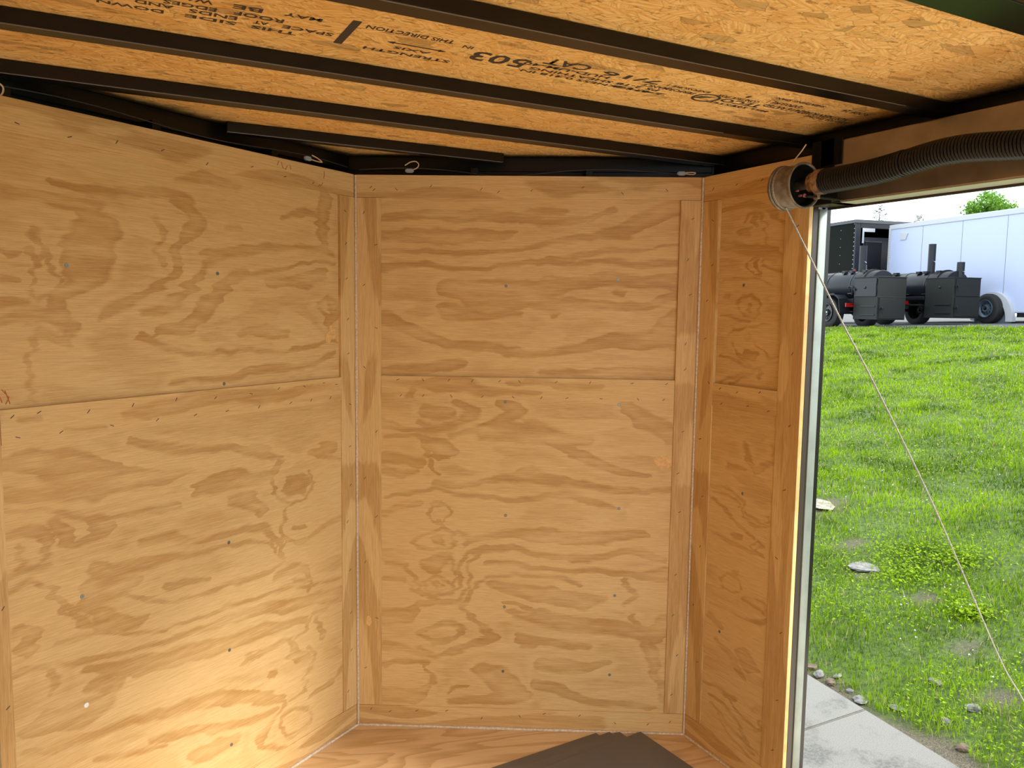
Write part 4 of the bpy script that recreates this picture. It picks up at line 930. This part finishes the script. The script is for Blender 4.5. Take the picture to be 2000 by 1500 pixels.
# broad leaves of clover and low weeds among the grass
def leaves(N, name, lab, dmin, dmax, spots=None, r0=.008, hh=(.015, .05)):
    if spots is None:
        x, y, d = field(N, dmin, dmax, 1.0)
        m = (np.sin(x * 1.9 + 1.1 * np.sin(y * 1.3)) + np.sin(y * 2.3 + x) > .1)
    else:
        ii = rs.randint(0, len(spots), N); sp_ = np.array(spots)[ii]
        x = sp_[:, 0] + rs.normal(0, 1, N) * sp_[:, 2]; y = sp_[:, 1] + rs.normal(0, 1, N) * sp_[:, 2]; d = np.hypot(x, y); m = np.ones(N, bool)
    k = m & (x > 3.66) & (x < crest(y)) & (rs.uniform(0, 1, N) > bare(x, y) * .9)
    x, y, d = x[k], y[k], d[k]; n = len(x); z = gz(x, y) + rs.uniform(hh[0], hh[1], n)
    r = r0 * rs.uniform(.6, 1.3, n); a = rs.uniform(0, 2 * math.pi, n); tl = rs.uniform(-.6, .6, (n, 2))
    ring = []
    for kx, ky in ((-1, 0), (-.35, .62), (.5, .5), (1.15, 0), (.5, -.5), (-.35, -.62)):
        ux = kx * np.cos(a) - ky * np.sin(a); uy = kx * np.sin(a) + ky * np.cos(a)
        ring.append(np.stack([x + ux * r, y + uy * r, z + r * (ux * tl[:, 0] + uy * tl[:, 1])], 1))
    co = np.stack(ring, 1).reshape(-1, 3); lv = np.arange(6 * n, dtype=np.int32)
    me = bpy.data.meshes.new(name); me.vertices.add(6 * n); me.vertices.foreach_set('co', co.astype(np.float32).ravel())
    me.loops.add(6 * n); me.loops.foreach_set('vertex_index', lv); me.polygons.add(n); me.polygons.foreach_set('loop_start', (np.arange(n) * 6).astype(np.int32)); me.update(calc_edges=True)
    at = me.attributes.new('tint', 'FLOAT', 'POINT'); at.data.foreach_set('value', np.repeat(np.clip(rs.normal(.55, .25, n), 0, 1), 6).astype(np.float32))
    at = me.attributes.new('dry', 'FLOAT', 'POINT'); at.data.foreach_set('value', np.zeros(6 * n, np.float32))
    ob = link(name, me, None, M['clover']); tag(ob, lab, 'weeds', None, 'stuff'); return ob
leaves(70000, 'clover_patch', 'small round clover leaves scattered through the lawn', 3.9, 16)
leaves(2600, 'leafy_weed', 'bright broad leaved weed clumps in the middle of the near lawn', 0, 0, [(5.46, 3.75, .15), (5.15, 3.55, .12), (5.62, 3.45, .10), (4.95, 2.95, .07), (4.7, 2.25, .08)], .011, (.012, .055))
# white clover flowers
x, y, d = field(5200, 4.5, 20, -.4); k = (x > 4.2) & (x < crest(y) - .1) & (np.sin(x * .9 + y * 1.7) + np.sin(y * 2.9) > -.55); x, y, d = x[k], y[k], d[k]; n = len(x)
z = gz(x, y) + rs.uniform(.045, .085, n); r = .0065 * rs.uniform(.7, 1.2, n)
off = np.array([[1, 0, 0], [-1, 0, 0], [0, 1, 0], [0, -1, 0], [0, 0, 1], [0, 0, -1]], float)
co = (np.stack([x, y, z], 1)[:, None, :] + off[None] * r[:, None, None]).reshape(-1, 3)
tf = np.array([[0, 2, 4], [2, 1, 4], [1, 3, 4], [3, 0, 4], [2, 0, 5], [1, 2, 5], [3, 1, 5], [0, 3, 5]])
fc = (tf[None] + (np.arange(n) * 6)[:, None, None]).reshape(-1, 3)
me = bpy.data.meshes.new('clover_flowers'); me.from_pydata(co.tolist(), [], fc.tolist()); me.update()
M['petal'] = simple('white_petals', (.45, .44, .40, 1), .7)
tag(link('clover_flowers', me, None, M['petal']), 'tiny white clover flowers dotted over the lawn', 'flowers', None, 'stuff')

# stones
M['stone'] = simple('pale_stone', (.155, .145, .135, 1), .8, 0, .4, 30); M['stone2'] = simple('brown_stone', (.12, .08, .055, 1), .8, 0, .4, 30)
def stone(x, y, r, mat, label, grp='stones along the concrete edge', flat=.5):
    bm = bmesh.new(); bmesh.ops.create_icosphere(bm, subdivisions=2, radius=r); r2 = random.Random(int(x * 999 + y * 77))
    ph = [r2.uniform(0, 6) for _ in range(6)]
    for v in bm.verts:
        nrm = v.co.normalized(); q_ = 1 + .18 * math.sin(3 * nrm.x + ph[0]) + .15 * math.sin(4 * nrm.y + ph[1]) + .12 * math.sin(5 * nrm.z + ph[2])
        v.co = Vector((v.co.x * q_ * 1.25, v.co.y * q_, v.co.z * q_ * flat))
    me = bpy.data.meshes.new('stone'); bm.to_mesh(me); bm.free(); o = link('stone', me, None, mat)
    o.location = (x, y, float(gz(x, y)) + r * flat * .45); o.rotation_euler = (0, 0, r2.uniform(0, 3)); tag(o, label, 'stone', grp)
for x, y, r, mt, lb in [(3.72, 3.16, .030, 'stone2', 'rust brown stone farthest along the concrete edge'), (3.70, 3.08, .034, 'stone', 'white grey stone beside the rust brown stone'),
        (3.76, 3.00, .022, 'stone', 'small pale stone just below the two far stones'), (3.68, 2.98, .028, 'stone2', 'brown stone against the far slab edge'),
        (3.69, 2.86, .020, 'stone', 'small grey stone in the soil strip above the slab joint'), (3.66, 2.76, .034, 'stone', 'blue grey stone lying closest to the slab joint'),
        (3.74, 2.60, .026, 'stone', 'long pale stone just past the slab joint'), (3.82, 2.38, .030, 'stone', 'white stone in the grass beside the near slab'),
        (4.02, 2.36, .034, 'stone', 'pale flat stone in the near lawn'), (4.10, 2.62, .030, 'stone', 'grey stone in the small bare patch near the slab'),
        (3.70, 2.20, .030, 'stone2', 'dark stone at the edge of the near slab')]: stone(x, y, r, M[mt], lb)
stone(5.86, 4.98, .17, simple('sandy_rock', (.24, .21, .16, 1), .85, 0, .4, 25), 'broad pale sandy rock flush with the lawn beside the door jamb', None, .09)
stone(5.05, 3.84, .10, M['stone'], 'flat grey rock in the lawn below the sandy rock', None, .14)

# ---------------------------------------------------------------- vehicles on the gravel
RZ = math.radians(-102.0)
M['sblack'] = simple('satin_black_steel', (0.007, 0.008, 0.012, 1), .34, .0, .1, 3, .30)
M['fbox'] = simple('dull_black_plate', (0.014, 0.015, 0.014, 1), .5, .0, .06, 4, .22)
M['gloss'] = simple('glossy_black_panel', (0.004, 0.006, 0.004, 1), .12, spec=.03)
M['rubber'] = simple('tyre_rubber', (0.012, 0.012, 0.013, 1), .75)
M['rim_b'] = simple('black_wheel_rim', (0.012, 0.012, 0.013, 1), .2)
M['rim_g'] = simple('grey_wheel_rim', (0.09, 0.12, 0.16, 1), .35, .2)
M['taillight'] = simple('red_lamp_lens', (0.25, 0.006, 0.006, 1), .25)
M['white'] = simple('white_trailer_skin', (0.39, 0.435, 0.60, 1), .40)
M['whitetrim'] = simple('white_trim', (0.40, 0.41, 0.44, 1), .4)
M['alu'] = simple('bright_aluminium', (0.4, 0.42, 0.45, 1), .3, .6)
M['seam'] = simple('panel_seam', (0.12, 0.14, 0.18, 1), .6)
def wheel(par, x, y, z, r, w, rim, name='wheel', face=-1):
    """axis along local y; face = side (local y sign) with the rim"""
    mb = MB()
    mb.lathe([(-w / 2, r * .60), (-w / 2 - .004, r * .72), (-w / 2, r * .90), (-w / 2 + .02, r * .985), (-w * .2, r), (w * .2, r), (w / 2 - .02, r * .985), (w / 2, r * .90), (w / 2 + .004, r * .72), (w / 2, r * .60), (w / 2 - .03, r * .57), (-w / 2 + .03, r * .57), (-w / 2, r * .60)], (x, y, z), (0, 1, 0), 48)
    for k in range(60):
        a = k * math.pi / 30
        mb.box(-.006, .006, -w * .42, w * .42, r * .985, r * 1.006, 0, Matrix.Translation((x, y, z)) @ Matrix.Rotation(a, 4, 'Y'))
    t_ = mb.build(name, M['rubber'], par, smooth=True)
    mb = MB(); f = face * w / 2
    pr = [(0, 0), (0, r * .12), (-.02, r * .13), (-.03, r * .20), (.02, r * .24), (.03, r * .46), (-.01, r * .55), (-.02, r * .605), (-.035, r * .605), (-.035, r * .57), (.06, r * .55)]
    mb.lathe([(-q_[0], q_[1]) for q_ in pr] if face > 0 else [(q_[0], q_[1]) for q_ in pr], (x, y + f, z), (0, 1, 0), 40)
    rimo = mb.build('rim', rim, t_, smooth=True)
    for k in range(10):
        a = k * math.pi / 5; cx, cz = x + r * .37 * math.cos(a), z + r * .37 * math.sin(a)
        mb = MB(); mb.lathe([(0, 0), (0, r * .048), (.004, r * .048), (.004, 0)], (cx, y + f + face * -.026, cz), (0, face, 0), 12)
        mb.build('rim_slot', M['darktrim'], t_)
    mb = MB(); mb.lathe([(0, 0), (0, r * .09), (.03, r * .085), (.045, 0)], (x, y + f, z), (0, face, 0), 20)
    for k in range(5):
        a = k * 2 * math.pi / 5; mb.lathe([(0, 0), (0, .011), (.016, .009), (.018, 0)], (x + r * .17 * math.cos(a), y + f - face * .01, z + r * .17 * math.sin(a)), (0, face, 0), 8)
    mb.build('hub_cap', M['alu'] if rim is M['rim_b'] else M['sblack'], t_)
    return t_
def pipe(par, x, y, z0, z1, r, name='smoke_stack'):
    mb = MB(); mb.lathe([(0, r), (z1 - z0, r), (z1 - z0, r * .9), (z1 - z0 - .06, r * .88), (z1 - z0 - .06, 0)], (x, y, z0), (0, 0, 1), 28)
    mb.lathe([(0, 0), (0, r * 1.25), (.015, r * 1.25), (.015, r)], (x, y, z0), (0, 0, 1), 28)
    s = mb.build(name, M['sblack'], par, smooth=True)
    mb = MB(); mb.tube([(x + r, y - .02, z0 + (z1 - z0) * .42), (x + r + .05, y - .03, z0 + (z1 - z0) * .40), (x + r + .085, y - .03, z0 + (z1 - z0) * .36)], .007, 6); mb.build('damper_handle', M['alu'], s)
    return s
def latch(par, x, y, z, axis='y'):
    mb = MB()
    if axis == 'y':
        mb.box(x - .05, x + .05, y - .045, y - .01, z - .016, z + .016, .004); mb.tube([(x - .03, y - .05, z + .05), (x - .02, y - .06, z), (x - .045, y - .055, z - .13)], .011, 6)
        mb.lathe([(0, 0), (0, .022), (.03, .022), (.03, 0)], (x + .02, y - .02, z), (0, -1, 0), 12)
    else:
        mb.box(x + .01, x + .045, y - .05, y + .05, z - .016, z + .016, .004); mb.tube([(x + .05, y - .02, z + .05), (x + .06, y - .01, z), (x + .055, y + .01, z - .13)], .011, 6)
        mb.lathe([(0, 0), (0, .022), (.03, .022), (.03, 0)], (x + .02, y, z), (1, 0, 0), 12)
    return mb.build('latch', M['sblack'], par)
def smoker(origin, zb, zt, label, left_kind, wheel_x, gnd, stacks, tank_len, Wd, Ls):
    """local x: towards the firebox end, local y: away from the viewer; z absolute minus gnd"""
    root = empty('smoker_trailer', (origin[0], origin[1], gnd), RZ); tag(root, label, 'smoker trailer', 'offset smokers on trailers')
    zb -= gnd; zt -= gnd
    mb = MB(); mb.box(-Ls, 0, 0, Wd, zb, zt, .006); mb.box(-Ls - .01, .012, -.012, Wd + .012, zt - .006, zt + .012, .003)
    fb = mb.build('firebox', M['fbox'], root)
    hm = zb + (zt - zb) * .525
    if left_kind == 'door':    # side door on the long face, plain upper end panel, lower end door
        mb = MB(); mb.box(-Ls + .03, -.04, -.022, .002, hm + .02, zt - .03, .004); d = mb.build('side_door', M['sblack'], root)
        latch(d, -Ls + .04, -.01, hm + .19); mb = MB(); mb.tube([(-Ls - .12, -.05, hm + .27), (-Ls + .02, -.05, hm + .24)], .012, 6); mb.tube([(-Ls - .12, -.05, hm + .27), (-Ls - .14, -.05, hm + .24)], .014, 6); mb.build('door_pull', M['sblack'], d)
        
        for z_ in (hm + .08, hm + .33): mb = MB(); mb.lathe([(0, 0), (0, .014), (.09, .014), (.09, 0)], (-.035, -.022, z_), (0, 0, 1), 10); mb.build('hinge', M['sblack'], d)
        mb = MB(); mb.box(-.004, .020, .05, Wd - .05, zb + .03, hm - .02, .004); d2 = mb.build('end_door', M['fbox'], root); latch(d2, .018, .09, zb + .27, 'x')
        mb = MB(); mb.box(.0, .014, .0, Wd, hm - .010, hm + .012, .003); mb.build('end_strip', M['fbox'], root)
    else:                      # plain long face, two doors in the end
        for z0, z1, nm in ((hm + .02, zt - .03, 'upper_end_door'), (zb + .04, hm - .02, 'lower_end_door')):
            mb = MB(); mb.box(-.004, .020, .06, Wd - .03, z0, z1, .004); d = mb.build(nm, M['fbox'], root); latch(d, .018, .07, (z0 + z1) / 2 + (.03 if 'upper' in nm else -.01), 'x')
    for z_ in (zb + .10, zb + .30):
        mb = MB(); mb.box(-.52, -.06, -.018, .002, z_, z_ + .022, .003); mb.build('vent_slot', M['sblack'], root)
    mb = MB(); mb.lathe([(0, 0), (0, .03), (.012, .03), (.02, .018), (.02, 0)], (-.40, -.022 if left_kind == 'door' else 0, hm + .23), (0, -1, 0), 18); mb.build('thermometer', M['sblack'], root, smooth=True)
    # tank
    r = .37; zc = 2.20 - gnd; yc = Wd / 2; x1 = -.30; x0 = x1 - tank_len
    mb = MB(); mb.lathe([(0, 0), (0, r - .01), (.012, r), (tank_len - .012, r), (tank_len, r - .01), (tank_len, 0)], (x0, yc, zc), (1, 0, 0), 56); tk = mb.build('tank', M['sblack'], root, smooth=True)
    for xx in (x0 + .02, x0 + tank_len * .30, x0 + tank_len * .52, x0 + tank_len * .78):
        mb = MB(); mb.lathe([(0, r), (0, r + .010), (.03, r + .010), (.03, r)], (xx, yc, zc), (1, 0, 0), 56); mb.build('tank_band', M['sblack'], root, smooth=True)
    for k, fr in enumerate((.16, .26, .40, .66, .74, .88)):
        xx = x0 + tank_len * fr; mb = MB(); mb.box(xx - .06, xx + .06, yc - .24, yc - .14, zc + r - .045, zc + r + .018, .004); mb.build('hinge', M['sblack'], root)
    for fr in (.22, .42, .60, .80):
        xx = x0 + tank_len * fr; mb = MB(); mb.box(xx - .09, xx + .09, yc - r - .02, yc - r + .05, zc - .19, zc - .165, .003); mb.build('door_handle', M['sblack'], root)
    mb = MB(); mb.lathe([(0, 0), (0, .03), (.012, .03), (.02, 0)], (x0 + tank_len * .55, yc - r + .02, zc + .02), (0, -1, 0), 16); mb.build('thermometer', M['sblack'], root)
    # half round baffle between tank and firebox
    mb = MB(); mb.lathe([(0, 0), (0, r + .02), (.05, r + .02), (.05, 0)], (x1 - .32, yc, zc + .02), (1, 0, 0), 56); mb.build('tank_end_plate', M['fbox'], root, smooth=True)
    for fx, top, rad, dy in stacks: pipe(root, fx, yc + dy, (zc + r - .04) if fx < -Ls + .1 else zt + .005, top - gnd, rad)
    # frame, shelf, axle
    mb = MB(); mb.box(x0 - .1, -Ls - .01, -.02, .03, .62, .70, .005); mb.box(x0 - .1, -Ls - .01, Wd - .03, Wd + .02, .62, .70, .005)
    for xx in (x0, x0 + tank_len * .5, -Ls - .1): mb.box(xx - .03, xx + .03, .0, Wd, .63, .69)
    for xx in (x0 + .25, x0 + tank_len * .55, -Ls - .25):
        for yy in (.20, Wd - .2): mb.box(xx - .03, xx + .03, yy - .03, yy + .03, .69, zc - r + .12)
    mb.build('frame', M['sblack'], root)
    mb = MB(); mb.box(x0 + .1, -Ls - .02, -.10, .12, zc - r - .085, zc - r - .05, .004); mb.build('shelf', M['sblack'], root)
    for yy, fc_ in ((-.12, -1), (Wd + .12, 1)):
        wheel(root, wheel_x, yy, .365, .365, .23, M['rim_b'], face=fc_)
        mb = MB(); pts = [(wheel_x - .50, .42), (wheel_x - .44, .70), (wheel_x - .28, .80), (wheel_x + .28, .80), (wheel_x + .44, .70), (wheel_x + .50, .36)]
        for (xa, za), (xb, zb_) in zip(pts, pts[1:]):
            L_ = math.hypot(xb - xa, zb_ - za); an = math.atan2(-(zb_ - za), xb - xa)
            mb.box(0, L_, yy - .15, yy + .15, -.008, .008, 0, Matrix.Translation((xa, 0, za)) @ Matrix.Rotation(an, 4, 'Y'))
        mb.build('fender', M['sblack'], root)
    mb = MB(); mb.lathe([(0, .035), (Wd, .035)], (wheel_x, -.02, .365), (0, 1, 0), 12); mb.build('axle', M['sblack'], root)
    for yy in (-.10, Wd + .08):
        mb = MB(); mb.box(wheel_x + .60, wheel_x + .63, yy - .10, yy + .12, .50, .60, .006); mb.build('tail_light', M['taillight'], root)
    return root
smoker((16.12, 12.34), 1.400, 2.395, 'black offset smoker trailer on the left, nearer the door jamb', 'door', -1.45, 1.19, [(-1.10, 3.20, .085, .05), (-2.60, 3.20, .085, -.1)], 3.3, .80, .80)
smoker((17.60, 11.47), 1.458, 2.396, 'black offset smoker trailer on the right, in front of the white trailer', 'plain', -2.0, 1.27, [(-1.06, 3.25, .085, -.05), (-.32, 2.78, .085, .1)], 2.9, .78, .84)

# white cargo trailer
gw = 1.345
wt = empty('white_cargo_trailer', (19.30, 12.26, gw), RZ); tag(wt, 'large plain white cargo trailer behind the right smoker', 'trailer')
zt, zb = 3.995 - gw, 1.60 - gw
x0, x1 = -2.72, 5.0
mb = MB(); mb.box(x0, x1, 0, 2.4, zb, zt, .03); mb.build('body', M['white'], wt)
mb = MB(); mb.box(x0 - .01, x1, -.02, .0, zt - .10, zt + .02, .006); mb.box(x0 - .02, x0 + .06, -.022, .0, zb, zt - .05, .004); mb.box(x0 + 1.1, x1, -.018, 2.4, zt - .005, zt + .035, .01); mb.build('roof_rail', M['whitetrim'], wt)
for k in range(6):
    xx = x0 + 1.20 + k * 1.30
    mb = MB(); mb.box(xx, xx + .008, -.0035, 0, zb + .02, zt - .11); mb.build('panel_seam', M['seam'], wt)
for k in range(34):
    mb = MB(); mb.lathe([(0, 0), (0, .008), (.006, .006), (.006, 0)], (x0 + .03, -.022, zb + .04 + k * .064), (0, -1, 0), 8); mb.build('rivet', M['seam'], wt)
mb = MB(); mb.prism([(0, 0), (.20, 0), (.27, .16), (.0, .20)], 0, .02); sg = mb.build('white_vent_cover', M['whitetrim'], wt); sg.location = (x0 + .42, -.002, zt - .42); sg.rotation_euler = (math.radians(90), 0, 0)
WX = .85
mb = MB(); N = 28; prof = []
for k in range(N + 1):
    a = math.pi * (1 - k / N) * .99; prof.append((WX + .56 * math.cos(a) + (0.06 if k > N / 2 else 0), .05 + .70 * math.sin(a)))
inn = [(WX + .44 * math.cos(math.pi * (1 - k / N)), .05 + .57 * math.sin(math.pi * (1 - k / N))) for k in range(N + 1)]
for i in range(N):
    a_, b_, c_, d_ = prof[i], prof[i + 1], inn[i + 1], inn[i]
    vs = [mb.b.verts.new((p_[0], yy, p_[1])) for yy in (-.10, -.0) for p_ in (a_, b_, c_, d_)]
    for f_ in ((0, 1, 2, 3), (7, 6, 5, 4), (0, 4, 5, 1), (3, 2, 6, 7)): mb.b.faces.new([vs[j] for j in f_])
mb.build('wheel_arch', M['whitetrim'], wt, smooth=False)
mb = MB(); mb.lathe([(0, 0), (0, .53), (.002, .53), (.002, 0)], (WX, -.001, .10), (0, -1, 0), 40); mb.build('wheel_well', M['seam'], wt)
wheel(wt, WX, -.13, .352, .352, .22, M['rim_g'], face=-1)
wheel(wt, WX + .85, -.02, .352, .352, .10, M['rim_g'], face=-1) if False else None
wheel(wt, WX, 2.30, .352, .352, .22, M['rim_g'], face=1)
mb = MB(); mb.box(WX + .6, x1, .05, 2.3, zb - .10, zb); mb.build('chassis', M['sblack'], wt)
mb = MB(); mb.box(WX + .95, WX + 1.7, -.004, .02, zb, zb + .04, .004); mb.build('marker_strip', M['taillight'], wt)

# black cargo trailer with open rear and a cabinet inside
gb = 1.43
bt = empty('black_cargo_trailer', (19.05, 15.40, gb), RZ); tag(bt, 'glossy black cargo trailer with an open rear, behind the left smoker', 'trailer')
H_ = 4.14 - gb; Wb = 2.30; Lb = 5.0; zf = .42
mb = MB(); mb.box(-Lb, 0, 0, .04, zf, H_ - .03, .004); mb.build('side_panel', M['gloss'], bt)
mb = MB(); mb.box(-Lb, 0, Wb - .04, Wb, zf, H_ - .03); mb.box(-Lb, -Lb + .04, 0, Wb, zf, H_ - .03); mb.box(-Lb, 0, 0, Wb, zf - .06, zf); mb.build('body', M['gloss'], bt)
mb = MB(); mb.prism([(-Lb - .03, -.05), (.05, -.05), (.05, Wb + .05), (-Lb - .03, Wb + .05)], H_ - .06, H_ + .03); mb.build('roof', simple('charcoal_roof_trim', (.03, .034, .04, 1), .4), bt)
mb = MB(); mb.box(-.03, .02, -.01, .15, zf, H_ - .06, .004); mb.box(-.03, .02, Wb - .12, Wb + .01, zf, H_ - .06, .004); mb.box(-.03, .02, .12, Wb - .1, H_ - .20, H_ - .06, .004); mb.build('door_frame', M['sblack'], bt)
mb = MB(); mb.box(.021, .030, .20, .26, H_ - .62, H_ - .20); mb.box(.021, .030, .26, .62, H_ - .30, H_ - .20); mb.build('white_bracket', M['alu'], bt)
mb = MB(); mb.box(.030, .050, -.02, .035, H_ - 1.92, H_ - 1.35, .008); mb.build('marker_lamp', M['taillight'], bt)
mb = MB(); mb.box(.030, .050, .26, .40, H_ - 1.56, H_ - 1.49, .004); mb.build('warning_label', M['taillight'], bt)
RV = [((-.06, 0, zf + .08 + k * .125), (0, -1, 0), .014) for k in range(18)] + [((.02, Wb - .05, zf + .08 + k * .125), (1, 0, 0), .014) for k in range(18)]
RV += [((xx, 0, zf + .15 + k * .24), (0, -1, 0), .010) for xx in (-.62, -1.2, -1.9) for k in range(9)]
for p_, ax_, rr_ in RV:
    mb = MB(); mb.lathe([(0, 0), (0, rr_), (.007, rr_ * .75), (.007, 0)], p_, ax_, 8); mb.build('rivet', M['alu'], bt)
for yy, fc_ in ((.10, -1), (Wb - .1, 1)): wheel(bt, -2.4, yy - .0, .345, .345, .2, M['rim_b'], face=fc_)
cb = empty('smoker_cabinet', (0, 0, 0), RZ); cb.location = bt.matrix_basis @ Vector((0, 0, 0))
Mb_ = Matrix.Translation((19.05, 15.40, gb)) @ Matrix.Rotation(RZ, 4, 'Z'); cb.location = Mb_ @ Vector((-.18, .42, zf + .002)); tag(cb, 'tall dark cabinet standing inside the open black trailer', 'cabinet')
mb = MB(); mb.box(-.95, 0, 0, 1.10, 0, 1.86, .008); mb.build('cabinet_body', simple('dark_blue_grey_steel', (.018, .02, .028, 1), .45), cb)
mb = MB(); mb.box(.001, .025, .05, .62, .08, 1.74, .005); cd = mb.build('cabinet_door', M['sblack'], cb)
mb = MB(); mb.tube([(.03, .10, .82), (.06, .10, .82), (.06, .10, 1.05), (.03, .10, 1.08)], .012, 6); mb.build('handle', M['alu'], cd)

# ---------------------------------------------------------------- trees beyond
M['bark'] = simple('grey_bark', (.13, .10, .08, 1), .9, 0, .3, 12)
M['leaf'] = leafmat('tree_leaf', (0.055, 0.15, 0.018, 1), (0.22, 0.40, 0.05, 1))
def tree(name, base, h, cr_, label, n_leaf, cat='tree', top=None):
    root = empty(name, base); tag(root, label, cat); r2 = random.Random(5)
    mb = MB(); mb.tube([(0, 0, 0), (.05, .03, h * .3), (0, .05, h * .62), (.03, 0, h * .9)], .12, 8, True, [.15, .12, .07, .02]); tips = []
    for k in range(22):
        z0 = h * r2.uniform(.48, .88); a = r2.uniform(0, 6.28); L_ = cr_ * r2.uniform(.5, 1.0) * (1.15 - .6 * (z0 / h - .48) / .4)
        p1 = (math.cos(a) * L_, math.sin(a) * L_, z0 + L_ * r2.uniform(.15, .5)); mb.tube([(0, 0, z0), tuple(c_ * .5 for c_ in p1[:2]) + ((z0 + p1[2]) / 2 + .08,), p1], .03, 5, True, [.045, .03, .012]); tips.append(p1)
        tips.append((p1[0] * .6, p1[1] * .6, (z0 + p1[2]) / 2 + .1))
    tips.append((0, 0, h * .95)); mb.build('trunk', M['bark'], root, smooth=True)
    rr = np.random.RandomState(3); tp = np.array(tips)[rr.randint(0, len(tips), n_leaf)]
    dirv = rr.normal(0, 1, (n_leaf, 3)); dirv /= np.linalg.norm(dirv, axis=1)[:, None]
    c0 = tp + dirv * (rr.uniform(0, 1, n_leaf) ** .6)[:, None] * cr_ * .26
    a1 = rr.normal(0, 1, (n_leaf, 3)); a1 /= np.linalg.norm(a1, axis=1)[:, None]; a2 = np.cross(a1, rr.normal(0, 1, (n_leaf, 3))); a2 /= np.linalg.norm(a2, axis=1)[:, None]
    s_ = rr.uniform(.05, .085, n_leaf)[:, None]
    co = np.stack([c0 - a1 * s_, c0 + a2 * s_ * .6, c0 + a1 * s_ * 1.2, c0 - a2 * s_ * .6], 1).reshape(-1, 3)
    me = bpy.data.meshes.new('foliage'); me.from_pydata(co.tolist(), [], np.arange(4 * n_leaf).reshape(-1, 4).tolist()); me.update()
    at = me.attributes.new('tint', 'FLOAT', 'POINT'); at.data.foreach_set('value', np.repeat(np.clip(rr.normal(.5, .25, n_leaf), 0, 1), 4).astype(np.float32))
    at = me.attributes.new('dry', 'FLOAT', 'POINT'); at.data.foreach_set('value', np.zeros(4 * n_leaf, np.float32))
    link('foliage', me, root, M['leaf'])
tree('leafy_tree', (38.32, 23.6, 1.75), 5.75, 1.75, 'leafy green tree rising beyond the white trailer', 9000)
def conifer(base, h, label):
    root = empty('bare_conifer', base); tag(root, label, 'tree', 'sparse conifers beyond the trailers'); r2 = random.Random(int(h * 10))
    mb = MB(); mb.tube([(0, 0, 0), (.04, 0, h * .5), (.25, .1, h)], .1, 6, True, [.12, .06, .012]); mb.build('trunk', M['bark'], root)
    mb = MB()
    for k in range(90):
        z0 = h * (.35 + .64 * k / 90); L_ = (h - z0) * .30 + .25; a = r2.uniform(0, 6.28); cx = .25 * (z0 / h) ** 2
        P1 = Vector((cx + math.cos(a) * L_, math.sin(a) * L_, z0 + L_ * r2.uniform(-.1, .35))); P0 = Vector((cx, 0, z0)); mb.tube([P0, P0.lerp(P1, .5) + Vector((0, 0, -.05)), P1], .015, 4, True, [.02, .014, .006])
        for j in range(6):
            q_ = P0.lerp(P1, r2.uniform(.3, 1)); mb.tube([q_, q_ + Vector((r2.uniform(-.2, .2), r2.uniform(-.2, .2), r2.uniform(.0, .16)))], .012, 3)
    mb.build('branches', simple('grey_green_twigs', (.055, .075, .06, 1), .8), root)
conifer((47.5, 36.65, 1.8), 7.15, 'thin dark conifer tip above the black trailer'); conifer((48.9, 34.7, 1.8), 6.4, 'fainter conifer tip between the black and white trailers')
